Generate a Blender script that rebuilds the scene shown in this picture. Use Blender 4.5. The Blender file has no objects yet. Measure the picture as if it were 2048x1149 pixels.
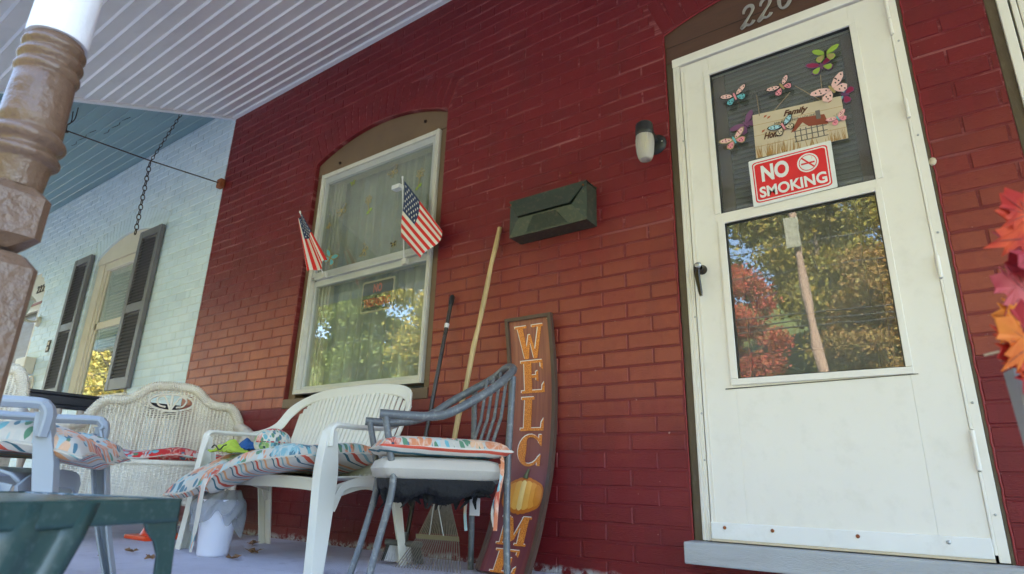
import bpy, bmesh, math, random
from mathutils import Vector, Matrix
random.seed(7)
S = bpy.context.scene
COL = S.collection
R_ = math.radians

# ------------------------------------------------------------------ camera
CP = Vector((0.7977, -2.3261, 0.3508))
CR = Vector((0.81536, 0.57829, 0.02762)); CU = Vector((0.15616, -0.26560, 0.95135)); CF = Vector((-0.55749, 0.77138, 0.30687))
FPX = 1210.9
cam = bpy.data.cameras.new('camera'); camo = bpy.data.objects.new('camera', cam); COL.objects.link(camo)
camo.matrix_world = Matrix(((CR.x, CU.x, -CF.x, CP.x), (CR.y, CU.y, -CF.y, CP.y), (CR.z, CU.z, -CF.z, CP.z), (0, 0, 0, 1)))
cam.sensor_width = 36; cam.lens = FPX / 2048 * 36; cam.clip_start = 0.02; cam.clip_end = 600
cam.dof.use_dof = True; cam.dof.focus_distance = 2.7; cam.dof.aperture_fstop = 4.2
S.camera = camo
# ------------------------------------------------------------------ light
w = bpy.data.worlds.new('World'); S.world = w; w.use_nodes = True
nt = w.node_tree; nt.nodes.clear()
SUN_EL, SUN_ROT = 44, 20          # the sun stands behind the house
sky = nt.nodes.new('ShaderNodeTexSky'); sky.sky_type = 'NISHITA'; sky.sun_disc = False
sky.sun_elevation = R_(SUN_EL); sky.sun_rotation = R_(SUN_ROT); sky.dust_density = 1.5
bg = nt.nodes.new('ShaderNodeBackground'); bg.inputs['Strength'].default_value = 0.11
wo = nt.nodes.new('ShaderNodeOutputWorld')
nt.links.new(sky.outputs[0], bg.inputs[0]); nt.links.new(bg.outputs[0], wo.inputs[0])
sl = bpy.data.lights.new('sun', 'SUN'); sl.energy = 5.0; sl.angle = R_(0.5); sl.color = (1, .91, .76)
so = bpy.data.objects.new('sun', sl); COL.objects.link(so)
sd = Vector((math.sin(R_(SUN_ROT)) * math.cos(R_(SUN_EL)), math.cos(R_(SUN_ROT)) * math.cos(R_(SUN_EL)), math.sin(R_(SUN_EL))))
so.rotation_euler = sd.to_track_quat('Z', 'Y').to_euler(); so.location = (0, 20, 20)
S.view_settings.view_transform = 'Standard'; S.view_settings.look = 'None'
S.view_settings.exposure = 3.85; S.view_settings.gamma = 1
S.render.engine = 'CYCLES'
S.cycles.max_bounces = 8; S.cycles.diffuse_bounces = 5; S.cycles.transparent_max_bounces = 12

# ------------------------------------------------------------------ helpers
def at(px, py, Y):
    d = CF + CR * ((px - 1024) / FPX) - CU * ((py - 574.5) / FPX)
    return CP + d * ((Y - CP.y) / d.y)
def proj(P):
    d = Vector(P) - CP; z = d.dot(CF)
    if z < .05: return None
    return (1024 + FPX * d.dot(CR) / z, 574.5 - FPX * d.dot(CU) / z)

class MB:
    def __init__(s): s.v = []; s.f = []; s.uv = None; s.sm = []; s.mi = []
    def add(s, vs, fs, smooth=False, mi=0):
        b = len(s.v); s.v += [tuple(p) for p in vs]
        for f in fs: s.f.append(tuple(i + b for i in f)); s.sm.append(smooth); s.mi.append(mi)
        return s
    def box(s, x0, x1, y0, y1, z0, z1, bev=0, mi=0):
        if bev <= 0:
            vs = [(x, y, z) for x in (x0, x1) for y in (y0, y1) for z in (z0, z1)]
            return s.add(vs, [(0, 1, 3, 2), (4, 6, 7, 5), (0, 4, 5, 1), (2, 3, 7, 6), (0, 2, 6, 4), (1, 5, 7, 3)], mi=mi)
        bm = bmesh.new(); bmesh.ops.create_cube(bm, size=1)
        for v in bm.verts:
            v.co = Vector(((x0 + x1) / 2 + v.co.x * (x1 - x0), (y0 + y1) / 2 + v.co.y * (y1 - y0), (z0 + z1) / 2 + v.co.z * (z1 - z0)))
        bmesh.ops.bevel(bm, geom=bm.edges[:], offset=bev, segments=2, affect='EDGES', profile=.6)
        s.frombm(bm, mi); return s
    def frombm(s, bm, mi=0, smooth=False):
        bm.verts.index_update(); s.add([v.co[:] for v in bm.verts], [[v.index for v in f.verts] for f in bm.faces], smooth, mi); bm.free()
    def tube(s, pts, r, n=10, caps=True, closed=False, mi=0, smooth=True, flat=None):
        pts = [Vector(p) for p in pts]; m = len(pts)
        rs = r if isinstance(r, (list, tuple)) else [r] * m
        vs = []; prev = None
        for i, p in enumerate(pts):
            if closed: t = pts[(i + 1) % m] - pts[i - 1]
            else: t = pts[min(i + 1, m - 1)] - pts[max(i - 1, 0)]
            t.normalize()
            if prev is None:
                a = Vector((0, 0, 1)) if abs(t.z) < .9 else Vector((1, 0, 0))
                nrm = (a - t * a.dot(t)).normalized()
            else:
                nrm = prev - t * prev.dot(t)
                nrm = nrm.normalized() if nrm.length > 1e-6 else prev
            prev = nrm; bn = t.cross(nrm)
            for k in range(n):
                A = 2 * math.pi * k / n
                vs.append(p + (nrm * math.cos(A) + bn * math.sin(A)) * rs[i])
        fs = []
        for i in range(m if closed else m - 1):
            j = (i + 1) % m
            for k in range(n):
                k2 = (k + 1) % n
                fs.append((i * n + k, i * n + k2, j * n + k2, j * n + k))
        s.add(vs, fs, smooth, mi)
        if caps and not closed:
            s.add(vs[:n], [tuple(range(n))[::-1]], False, mi); s.add(vs[-n:], [tuple(range(n))], False, mi)
        return s
    def ribbon(s, pts, wd, th, side, mi=0, smooth=False, rnd=.3):
        """rectangular, slightly rounded section swept along pts; side = width direction(s)"""
        pts = [Vector(p) for p in pts]; m = len(pts); rows = []
        for i, p in enumerate(pts):
            t = (pts[min(i + 1, m - 1)] - pts[max(i - 1, 0)]).normalized()
            sd_ = Vector(side[i] if isinstance(side, list) else side); sd_ = (sd_ - t * sd_.dot(t)).normalized()
            nn = t.cross(sd_)
            W = (wd[i] if isinstance(wd, (list, tuple)) else wd) / 2; T = (th[i] if isinstance(th, (list, tuple)) else th) / 2
            c = min(W, T) * rnd
            for a, b in ((-W, -T + c), (-W + c, -T), (W - c, -T), (W, -T + c), (W, T - c), (W - c, T), (-W + c, T), (-W, T - c)):
                rows.append(p + sd_ * a + nn * b)
        fs = []
        for i in range(m - 1):
            for k in range(8):
                k2 = (k + 1) % 8; fs.append((i * 8 + k, i * 8 + k2, i * 8 + 8 + k2, i * 8 + 8 + k))
        s.add(rows, fs, smooth, mi); s.add(rows[:8], [tuple(range(8))[::-1]], False, mi); s.add(rows[-8:], [tuple(range(8))], False, mi)
        return s
    def lathe(s, prof, c=(0, 0, 0), n=24, mi=0, axis='z', smooth=True, caps=True):
        vs = []
        for r, h in prof:
            for k in range(n):
                A = 2 * math.pi * k / n; x, y = r * math.cos(A), r * math.sin(A)
                q = (x, y, h) if axis == 'z' else ((x, h, y) if axis == 'y' else (h, x, y))
                vs.append((q[0] + c[0], q[1] + c[1], q[2] + c[2]))
        fs = [(i * n + k, i * n + (k + 1) % n, (i + 1) * n + (k + 1) % n, (i + 1) * n + k) for i in range(len(prof) - 1) for k in range(n)]
        s.add(vs, fs, smooth, mi)
        if caps: s.add(vs[:n], [tuple(range(n))], False, mi); s.add(vs[-n:], [tuple(range(n))], False, mi)
        return s
    def polyxz(s, pts, y0, y1, mi=0):
        """polygon in x,z; front face y0, back face y1"""
        n = len(pts); vs = [(p[0], y0, p[1]) for p in pts] + [(p[0], y1, p[1]) for p in pts]
        fs = [tuple(range(n)), tuple(range(2 * n - 1, n - 1, -1))] + [(i, i + n, (i + 1) % n + n, (i + 1) % n) for i in range(n)]
        return s.add(vs, fs, False, mi)
    def grid(s, fn, nu, nv, smooth=True, mi=0, uv=True):
        vs = [fn(i / nu, j / nv) for j in range(nv + 1) for i in range(nu + 1)]
        fs = [(j * (nu + 1) + i, j * (nu + 1) + i + 1, (j + 1) * (nu + 1) + i + 1, (j + 1) * (nu + 1) + i) for j in range(nv) for i in range(nu)]
        if uv:
            if s.uv is None: s.uv = []
            s.uv += [(i / nu, j / nv) for j in range(nv + 1) for i in range(nu + 1)]
        return s.add(vs, fs, smooth, mi)
    def mesh(s, name, mats, off=None):
        me = bpy.data.meshes.new(name)
        vs = s.v if off is None else [(p[0] - off[0], p[1] - off[1], p[2] - off[2]) for p in s.v]
        me.from_pydata(vs, [], s.f)
        for m in (mats if isinstance(mats, (list, tuple)) else [mats]): me.materials.append(m)
        me.polygons.foreach_set('use_smooth', s.sm); me.polygons.foreach_set('material_index', s.mi)
        if s.uv:
            L = me.uv_layers.new(name='UVMap')
            for lp in me.loops: L.data[lp.index].uv = s.uv[lp.vertex_index] if lp.vertex_index < len(s.uv) else (0, 0)
        bm = bmesh.new(); bm.from_mesh(me); bmesh.ops.recalc_face_normals(bm, faces=bm.faces[:]); bm.to_mesh(me); bm.free()
        me.update(); return me
    def build(s, name, mats, parent=None, world=True):
        off = None
        if parent is not None and world: off = wpos(parent)
        o = bpy.data.objects.new(name, s.mesh(name, mats, off)); COL.objects.link(o)
        if parent is not None: o.parent = parent
        return o
def wpos(o):
    p = Vector(o.location); q = o.parent
    while q is not None: p += Vector(q.location); q = q.parent
    return p
def tag(o, label, cat, group=None, kind=None):
    o['label'] = label; o['category'] = cat
    if group: o['group'] = group
    if kind: o['kind'] = kind
    return o
def struct(o, label=None):
    o['kind'] = 'structure'
    if label: o['label'] = label
    return o
def thing(name, label, cat, loc=(0, 0, 0), rz=0, group=None):
    o = bpy.data.objects.new(name, None); COL.objects.link(o); o.location = loc; o.rotation_euler = (0, 0, rz); o.empty_display_size = .05
    return tag(o, label, cat, group)
def dup(root, loc=None, rz=None, label=None, parent=None):
    r = root.copy(); COL.objects.link(r)
    if parent is not None: r.parent = parent
    if loc is not None: r.location = loc
    if rz is not None: r.rotation_euler = (0, 0, rz)
    if label: r['label'] = label
    for c in list(root.children): dup(c, parent=r)
    return r
def lerp(a, b, t): return a + (b - a) * t
def cr(pts, n=6):
    """Catmull-Rom smoothing"""
    P = [Vector(p) for p in pts]; P = [P[0] * 2 - P[1]] + P + [P[-1] * 2 - P[-2]]; out = []
    for i in range(1, len(P) - 2):
        for k in range(n):
            t = k / n; a, b, c, d = P[i - 1], P[i], P[i + 1], P[i + 2]
            out.append(.5 * ((2 * b) + (c - a) * t + (2 * a - 5 * b + 4 * c - d) * t * t + (-a + 3 * b - 3 * c + d) * t ** 3))
    out.append(P[-2]); return out

# ------------------------------------------------------------------ materials
class N:
    def __init__(s, name):
        s.m = bpy.data.materials.new(name); s.m.use_nodes = True; s.t = s.m.node_tree; s.t.nodes.clear()
        s.out = s.n('ShaderNodeOutputMaterial'); s.b = s.n('ShaderNodeBsdfPrincipled'); s.l(s.b.outputs[0], s.out.inputs[0])
    def n(s, t, **k):
        q = s.t.nodes.new(t)
        for a, b in k.items(): setattr(q, a, b)
        return q
    def l(s, a, b): s.t.links.new(a, b)
    def val(s, sock, v):
        if isinstance(v, (int, float)): sock.default_value = v
        elif isinstance(v, tuple): sock.default_value = v if len(v) == len(sock.default_value) else (*v, 1)[:len(sock.default_value)]
        else: s.l(v, sock)
    def math(s, op, a, b=None, c=None):
        q = s.n('ShaderNodeMath', operation=op); s.val(q.inputs[0], a)
        if b is not None: s.val(q.inputs[1], b)
        if c is not None: s.val(q.inputs[2], c)
        return q.outputs[0]
    def noise(s, vec, sc, det=4, rough=.55, dist=0):
        q = s.n('ShaderNodeTexNoise'); s.l(vec, q.inputs['Vector']); q.inputs['Scale'].default_value = sc; q.inputs['Detail'].default_value = det
        q.inputs['Roughness'].default_value = rough; q.inputs['Distortion'].default_value = dist; return q.outputs[0]
    def mix(s, f, a, b, bt='MIX'):
        q = s.n('ShaderNodeMix', data_type='RGBA', blend_type=bt); s.val(q.inputs[0], f); s.val(q.inputs[6], a); s.val(q.inputs[7], b); return q.outputs[2]
    def ramp(s, f, lo, hi, a=0., b=1.):
        q = s.n('ShaderNodeMapRange'); q.clamp = True; s.val(q.inputs[0], f)
        for i, v in enumerate((lo, hi, a, b)): q.inputs[i + 1].default_value = v
        return q.outputs[0]
    def bump(s, h, st=.3, d=.01, prev=None):
        q = s.n('ShaderNodeBump'); q.inputs['Strength'].default_value = st; q.inputs['Distance'].default_value = d; s.l(h, q.inputs['Height'])
        if prev is not None: s.l(prev, q.inputs['Normal'])
        return q.outputs[0]
    def pos(s, kind='world'):
        if kind == 'world': return s.n('ShaderNodeNewGeometry').outputs['Position']
        return s.n('ShaderNodeTexCoord').outputs['Object' if kind == 'object' else 'UV']
    def sep(s, v): q = s.n('ShaderNodeSeparateXYZ'); s.l(v, q.inputs[0]); return q.outputs
    def comb(s, a, b, c=0.): q = s.n('ShaderNodeCombineXYZ'); s.val(q.inputs[0], a); s.val(q.inputs[1], b); s.val(q.inputs[2], c); return q.outputs[0]
    def scale(s, v, k): q = s.n('ShaderNodeMapping'); s.l(v, q.inputs[0]); q.inputs['Scale'].default_value = k; return q.outputs[0]
    def set(s, **k):
        for a, b in k.items(): s.val(s.b.inputs[a.replace('_', ' ')], b)
        return s
def pm(name, col, rough=.5, var=.12, vs=6, bs=80, bst=.15, bd=.003, metal=0, stretch=None, dirt=None, dirts=5, dirta=.35, spec=.5, coord='world', sub=0, trans=0):
    s = N(name); P = s.pos(coord)
    if stretch: P = s.scale(P, stretch)
    n1 = s.noise(P, vs, 5); n2 = s.noise(P, bs, 3)
    c = s.mix(s.ramp(n1, .3, .7), tuple(x * (1 - var) for x in col), tuple(min(1, x * (1 + var)) for x in col))
    if dirt:
        c = s.mix(s.math('MULTIPLY', s.ramp(s.noise(P, dirts, 8, .7), .52, .72), dirta), c, dirt)
    s.set(Base_Color=c, Roughness=s.ramp(n1, .2, .8, max(.02, rough - .08), min(1, rough + .1)), Metallic=metal, Normal=s.bump(n2, bst, bd))
    s.b.inputs['Specular IOR Level'].default_value = spec
    if trans: s.b.inputs['Transmission Weight'].default_value = trans
    if sub: s.b.inputs['Subsurface Weight'].default_value = sub; s.b.inputs['Subsurface Radius'].default_value = (.01, .01, .01)
    return s.m

def brick_mat(name, base, alt, faded, mortarmode=False, red=True):  # base, alt: main tones; faded: the tone mixed over them
    s = N(name); P = s.pos(); X = s.sep(P); x, z = X[0], X[2]
    row = s.math('FLOOR', s.math('DIVIDE', z, .0689)); colid = s.math('FLOOR', s.math('DIVIDE', s.math('ADD', x, s.math('MULTIPLY', s.math('MODULO', row, 2.0), .114)), .228))
    wn = s.n('ShaderNodeTexWhiteNoise', noise_dimensions='2D'); s.l(s.comb(colid, row), wn.inputs['Vector'])
    n1 = s.noise(P, 3, 6, .6); n2 = s.noise(P, 25, 6, .6); n3 = s.noise(s.scale(P, (3, 3, 14)), 20, 4)
    c = s.mix(s.ramp(n1, .3, .7), base, alt)
    c = s.mix(s.math('MULTIPLY', wn.outputs[0], .28), c, tuple(v * .62 for v in base))
    if red:
        # orange-brown tone mixed into the faces of the middle courses, stronger towards the left
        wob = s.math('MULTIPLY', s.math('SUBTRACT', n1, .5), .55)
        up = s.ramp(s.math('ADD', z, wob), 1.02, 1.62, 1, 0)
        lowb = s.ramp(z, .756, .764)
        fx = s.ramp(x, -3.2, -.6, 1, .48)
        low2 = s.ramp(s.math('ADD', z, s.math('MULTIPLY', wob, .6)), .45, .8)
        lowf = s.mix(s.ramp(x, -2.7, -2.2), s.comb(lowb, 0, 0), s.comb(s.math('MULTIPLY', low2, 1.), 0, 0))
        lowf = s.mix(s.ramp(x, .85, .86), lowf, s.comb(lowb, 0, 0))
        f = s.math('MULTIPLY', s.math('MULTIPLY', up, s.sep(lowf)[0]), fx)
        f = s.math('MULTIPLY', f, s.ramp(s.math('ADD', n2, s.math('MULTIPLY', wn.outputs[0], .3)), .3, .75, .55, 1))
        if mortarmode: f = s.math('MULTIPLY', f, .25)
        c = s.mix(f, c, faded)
        # drips and scuffs of pale paint on edges
        sp = s.ramp(s.noise(s.scale(P, (1, 1, 5)), 60, 2, .6), .72, .76)
        c = s.mix(s.math('MULTIPLY', sp, .5), c, (.55, .33, .28))
        chip = s.ramp(s.noise(P, 48, 3, .5), .735, .75); c = s.mix(s.math('MULTIPLY', chip, .6), c, (.50, .30, .26))
        if mortarmode:  # light caught on the upper joint ledges, painted in as paler streaks
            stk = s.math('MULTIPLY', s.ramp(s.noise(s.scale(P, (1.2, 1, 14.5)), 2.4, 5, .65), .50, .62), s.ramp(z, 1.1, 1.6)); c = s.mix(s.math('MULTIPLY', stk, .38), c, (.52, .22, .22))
        grime = s.ramp(s.noise(s.scale(P, (1, 1, .35)), 5, 6, .7), .50, .70); c = s.mix(s.math('MULTIPLY', grime, .30), c, (.09, .022, .022))
        base_w = s.math('MULTIPLY', s.ramp(s.math('ADD', z, s.math('MULTIPLY', s.noise(P, 9, 4), .05)), .035, .06, 1, 0), s.ramp(s.noise(P, 22, 5, .7), .45, .56))
        c = s.mix(base_w, c, (.45, .44, .45))
    else:
        c = s.mix(s.math('MULTIPLY', s.ramp(s.noise(s.scale(P, (1, 1, 1)), 30, 6, .7), .6, .72), .3), c, faded)
    bp = s.bump(s.noise(P, 90, 4, .6), .3, .004); bp = s.bump(n3, .35, .006, bp)
    s.set(Base_Color=c, Roughness=s.ramp(n2, .3, .7, .36, .55), Normal=bp)
    s.b.inputs['Specular IOR Level'].default_value = .38
    return s.m
M = {}
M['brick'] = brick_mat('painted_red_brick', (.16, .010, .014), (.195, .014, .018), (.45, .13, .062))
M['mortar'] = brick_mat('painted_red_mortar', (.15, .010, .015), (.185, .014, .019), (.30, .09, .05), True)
M['nbrick'] = brick_mat('painted_pale_brick', (.62, .76, .86), (.72, .82, .87), (.44, .56, .64), red=False)
M['nmortar'] = brick_mat('painted_pale_mortar', (.60, .70, .73), (.68, .75, .76), (.30, .36, .40), red=False)
M['ceil'] = pm('white_vinyl_soffit', (.80, .775, .76), .38, .05, 2, 40, .05, .002, dirt=(.42, .40, .38), dirts=3, dirta=.22)
M['whitetrim'] = pm('white_trim', (.72, .73, .76), .4, .05, 3, 50, .08)
M['nceil'] = pm('blue_green_painted_boards', (.20, .31, .34), .45, .12, 3, 60, .15, stretch=(.5, 3, 3))
M['door'] = pm('cream_white_enamel', (.83, .79, .715), .33, .03, 1.3, 8, .03, .002, dirt=(.45, .41, .33), dirts=11, dirta=.15)
M['doorlow'] = pm('white_sweep', (.82, .81, .78), .35, .04, 3, 20, .05, dirt=(.5, .45, .38), dirta=.35)
M['casing'] = pm('dark_olive_brown_paint', (.105, .075, .045), .5, .15, 8, 90, .5, .003, stretch=(4, 1, 1), dirt=(.22, .18, .12), dirts=25)
M['transom'] = pm('brown_arch_board_paint', (.10, .048, .030), .42, .12, 5, 60, .3, .003, stretch=(1, 1, 6), dirt=(.04, .03, .03), dirts=8)
M['wcasing'] = pm('taupe_brown_paint', (.175, .112, .066), .45, .12, 4, 70, .3, .003, dirt=(.12, .08, .05), dirts=9)
M['alu'] = pm('mill_aluminium_frame', (.55, .56, .56), .42, .1, 5, 100, .1, metal=.35)
M['aluwhite'] = pm('off_white_frame', (.62, .60, .55), .45, .08, 5, 60, .15, dirt=(.4, .36, .28), dirts=15)
M['sash'] = pm('cream_sash_paint', (.58, .53, .40), .5, .1, 6, 60, .2)
M['floor'] = None
M['postbrown'] = pm('glossy_taupe_post_paint', (.165, .098, .060), .34, .14, 14, 55, .7, .006, dirt=(.36, .30, .26), dirts=30, dirta=.10)
M['postwhite'] = pm('white_post_paint', (.80, .79, .80), .4, .04, 14, 60, .5, .004, dirt=(.5, .47, .44), dirts=16, dirta=.3)
M['black'] = pm('black_plastic', (.02, .02, .02), .4, .1)
M['bronze'] = pm('dark_handle', (.035, .028, .022), .18, .15, metal=.6)
M['iron'] = pm('rusty_iron', (.07, .045, .035), .6, .3, 60, 120, .4, metal=.5)
M['rust'] = pm('rust', (.25, .07, .02), .8, .3, 90)
M['screw'] = pm('steel_screw', (.5, .5, .48), .4, .1, metal=.8)
M['mailbox'] = pm('dark_green_mailbox_paint', (.036, .048, .034), .42, .15, 8, 90, .15, dirt=(.16, .13, .08), dirts=45, dirta=.7)
M['bamboo'] = pm('weathered_wooden_handle', (.50, .36, .17), .55, .3, 30, 120, .4, .003, stretch=(1, 1, .15))
M['blackstick'] = pm('dark_metal_handle', (.045, .035, .028), .3, .2, 20)
M['chairgrey'] = pm('blue_grey_tube_paint', (.118, .128, .138), .38, .08, 8, 80, .1, dirt=(.45, .45, .4), dirts=40, dirta=.5)
M['resinwhite'] = pm('cream_white_resin', (.76, .74, .66), .38, .04, 3, 60, .05)
M['resingrey'] = pm('blue_grey_resin', (.33, .37, .42), .35, .06, 3, 60, .06)
M['resingreen'] = pm('dark_green_resin', (.024, .056, .050), .22, .06, 5, 60, .05, dirt=(.3, .36, .36), dirts=70, dirta=.12)
M['wicker'] = pm('white_painted_wicker', (.76, .71, .60), .5, .12, 9, 150, .3, .002)
M['wickerdark'] = pm('aged_wicker_backing', (.33, .29, .23), .7, .2, 30, 150, .3)
M['paleseat'] = pm('oatmeal_seat_vinyl', (.52, .48, .41), .6, .08, 5, 160, .3, dirt=(.3, .25, .2))
M['lining'] = pm('torn_black_lining', (.012, .012, .013), .85, .3, 20, 60, .8, .01)
M['tagwhite'] = pm('white_cloth_tag', (.72, .70, .72), .8, .03)
M['cone'] = pm('orange_cone_plastic', (.95, .085, .02), .35, .08)
M['bucket'] = pm('white_bucket_plastic', (.72, .73, .82), .4, .04)
M['green'] = pm('lime_cloth', (.42, .55, .06), .8, .15, 30, 90, .4)
M['blue'] = pm('blue_cloth', (.02, .10, .30), .8, .15, 30, 90, .4)
M['handrail'] = pm('charcoal_handrail_paint', (.022, .024, .032), .35, .15)
M['beige'] = pm('beige_painted_wood', (.55, .46, .38), .5, .08)
M['shutter'] = pm('slate_shutter_paint', (.15, .14, .15), .45, .12, 6)
M['stone'] = pm('grey_painted_step', (.42, .43, .43), .55, .08, 4, 70, .5, .004, stretch=(1, 1, 6), dirt=(.2, .17, .14), dirts=8)
M['inner'] = pm('dark_inner_door', (.03, .02, .014), .5, .1)
M['interior'] = pm('dim_room', (.12, .11, .10), .9, .1)
M['leafdry'] = pm('dry_brown_leaf', (.24, .13, .06), .7, .3, 40)
M['signframe'] = pm('brown_sign_frame', (.095, .055, .04), .5, .1, 20)
M['bark'] = pm('tree_bark', (.10, .075, .055), .9, .3, 6, 20, .8, .03, stretch=(3, 3, .5))
M['pole'] = pm('utility_pole_wood', (.24, .17, .13), .85, .2, 4, 20, .6, .02, stretch=(3, 3, .3))
M['grass'] = pm('lawn_with_fallen_leaves', (.055, .085, .02), .9, .35, 1.5, 10, .8, .05, dirt=(.30, .15, .04), dirts=3, dirta=.8)
M['asphalt'] = pm('asphalt', (.055, .054, .052), .85, .15, 3, 60, .6, .01)
M['concrete'] = pm('pale_concrete', (.36, .34, .31), .85, .1, 3, 40, .4, .005)
M['roof'] = pm('roof_shingle', (.07, .06, .06), .9, .2, 8)
M['siding'] = pm('plain_upper_wall', (.2, .05, .045), .8, .1)

def floor_mat():
    s = N('lavender_outdoor_carpet'); P = s.pos(); X = s.sep(P)
    wv = s.math('MULTIPLY', s.math('SINE', s.math('MULTIPLY', X[0], 500)), s.math('SINE', s.math('MULTIPLY', X[1], 420)))
    n = s.noise(P, 4, 6, .65); n2 = s.noise(P, 120, 3)
    c = s.mix(s.ramp(n, .3, .7), (.47, .46, .54), (.58, .57, .65))
    c = s.mix(s.math('MULTIPLY', s.ramp(s.noise(P, 9, 8, .7), .55, .7), .4), c, (.24, .22, .26))
    s.set(Base_Color=c, Roughness=.85, Normal=s.bump(n2, .5, .006, s.bump(wv, .35, .004))); return s.m
M['floor'] = floor_mat()
def glass_mat(name, k=1.6, tint=(.93, .95, .93), dusty=.0, wav=.0):
    s = N(name); s.t.nodes.remove(s.b)
    fr = s.n('ShaderNodeFresnel'); s.l(s.ramp(s.n('ShaderNodeNewGeometry').outputs['Backfacing'], 0, 1, 1.5, 1 / 1.5), fr.inputs['IOR'])
    tr = s.n('ShaderNodeBsdfTransparent'); tr.inputs[0].default_value = (*tint, 1)
    gl = s.n('ShaderNodeBsdfGlossy'); gl.inputs['Roughness'].default_value = .0
    if wav:
        b = s.bump(s.noise(s.pos(), 3.2, 2, .4), wav, .02); s.l(b, gl.inputs['Normal'])
    m = s.n('ShaderNodeMixShader'); s.l(s.math('MINIMUM', s.math('MULTIPLY', fr.outputs[0], k), 1.0), m.inputs[0]); s.l(tr.outputs[0], m.inputs[1]); s.l(gl.outputs[0], m.inputs[2])
    last = m.outputs[0]
    if dusty:
        df = s.n('ShaderNodeBsdfDiffuse'); df.inputs[0].default_value = (.55, .57, .50, 1)
        m2 = s.n('ShaderNodeMixShader'); s.l(s.ramp(s.noise(s.pos(), 5, 5, .6), .3, .8, dusty * .6, dusty * 1.5), m2.inputs[0]); s.l(last, m2.inputs[1]); s.l(df.outputs[0], m2.inputs[2]); last = m2.outputs[0]
    s.l(last, s.out.inputs[0]); return s.m
M['glass'] = glass_mat('storm_door_glass', 2.0, dusty=.085, wav=.045)
M['wglass'] = glass_mat('dusty_window_glass', 1.8, dusty=.16, wav=.02)
M['jar'] = None

def flat(name, col, rough=.5, spec=.4): return pm(name, col, rough, .05, 20, 90, .05, spec=spec)
M['signred'] = flat('sign_red', (.72, .03, .035), .35); M['signwhite'] = flat('sign_white', (.78, .79, .77), .35)
M['ntblack'] = flat('faded_black_sign', (.045, .035, .03), .5); M['ntred'] = flat('faded_orange_red_print', (.75, .10, .04), .5)
M['pink'] = flat('pink', (.80, .30, .36)); M['palepink'] = flat('pale_pink', (.85, .55, .52)); M['teal'] = flat('teal', (.16, .50, .56)); M['purple'] = flat('dull_mauve', (.22, .09, .20))
M['ink'] = flat('ink_black', (.015, .013, .012)); M['lime'] = flat('lime_green', (.30, .45, .06)); M['gold'] = flat('gold', (.40, .31, .13)); M['magenta'] = flat('magenta', (.35, .03, .10)); M['skyblue'] = flat('pale_blue', (.38, .62, .72))
M['cream'] = flat('cream_print', (.62, .52, .38)); M['brownprint'] = flat('brown_print', (.10, .035, .02)); M['greyprint'] = flat('grey_print', (.17, .15, .14)); M['roofprint'] = flat('roof_print', (.28, .07, .04)); M['wheat'] = flat('wheat_print', (.42, .24, .09)); M['leafprint'] = flat('leaf_print', (.42, .10, .04))
M['silver'] = pm('brushed_silver_numerals', (.42, .40, .37), .35, .1, metal=.5)
M['twine'] = flat('twine', (.35, .25, .15)); M['letterwhite'] = flat('letter_white_edge', (.85, .82, .78))
M['clearfilm'] = glass_mat('clear_sticker_film', 4, (.8, .85, .75), dusty=.35)
M['darkvoid'] = flat('dark_louvre_gap', (.02, .02, .022))
M['nwhite'] = pm('cream_frame_paint', (.66, .58, .48), .45, .06)

def letter_mat():
    s = N('orange_glitter_letter'); P = s.pos(); n = s.noise(P, 260, 3, .7); n0 = s.noise(P, 6, 3)
    c = s.mix(s.ramp(n, .40, .62), (.50, .11, .015), (.90, .34, .05)); c = s.mix(s.ramp(s.noise(P, 500, 1), .66, .7), c, (.9, .5, .2))
    s.set(Base_Color=c, Roughness=.45, Normal=s.bump(n, .4, .002)); return s.m
M['letter'] = letter_mat()
def signboard_mat():
    s = N('maroon_plank_print'); P = s.pos(); X = s.sep(P)
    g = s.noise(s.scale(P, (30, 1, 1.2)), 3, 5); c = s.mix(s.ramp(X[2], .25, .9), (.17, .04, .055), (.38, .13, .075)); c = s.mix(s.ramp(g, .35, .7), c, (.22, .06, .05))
    s.set(Base_Color=c, Roughness=.42); return s.m
M['signboard'] = signboard_mat()

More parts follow.
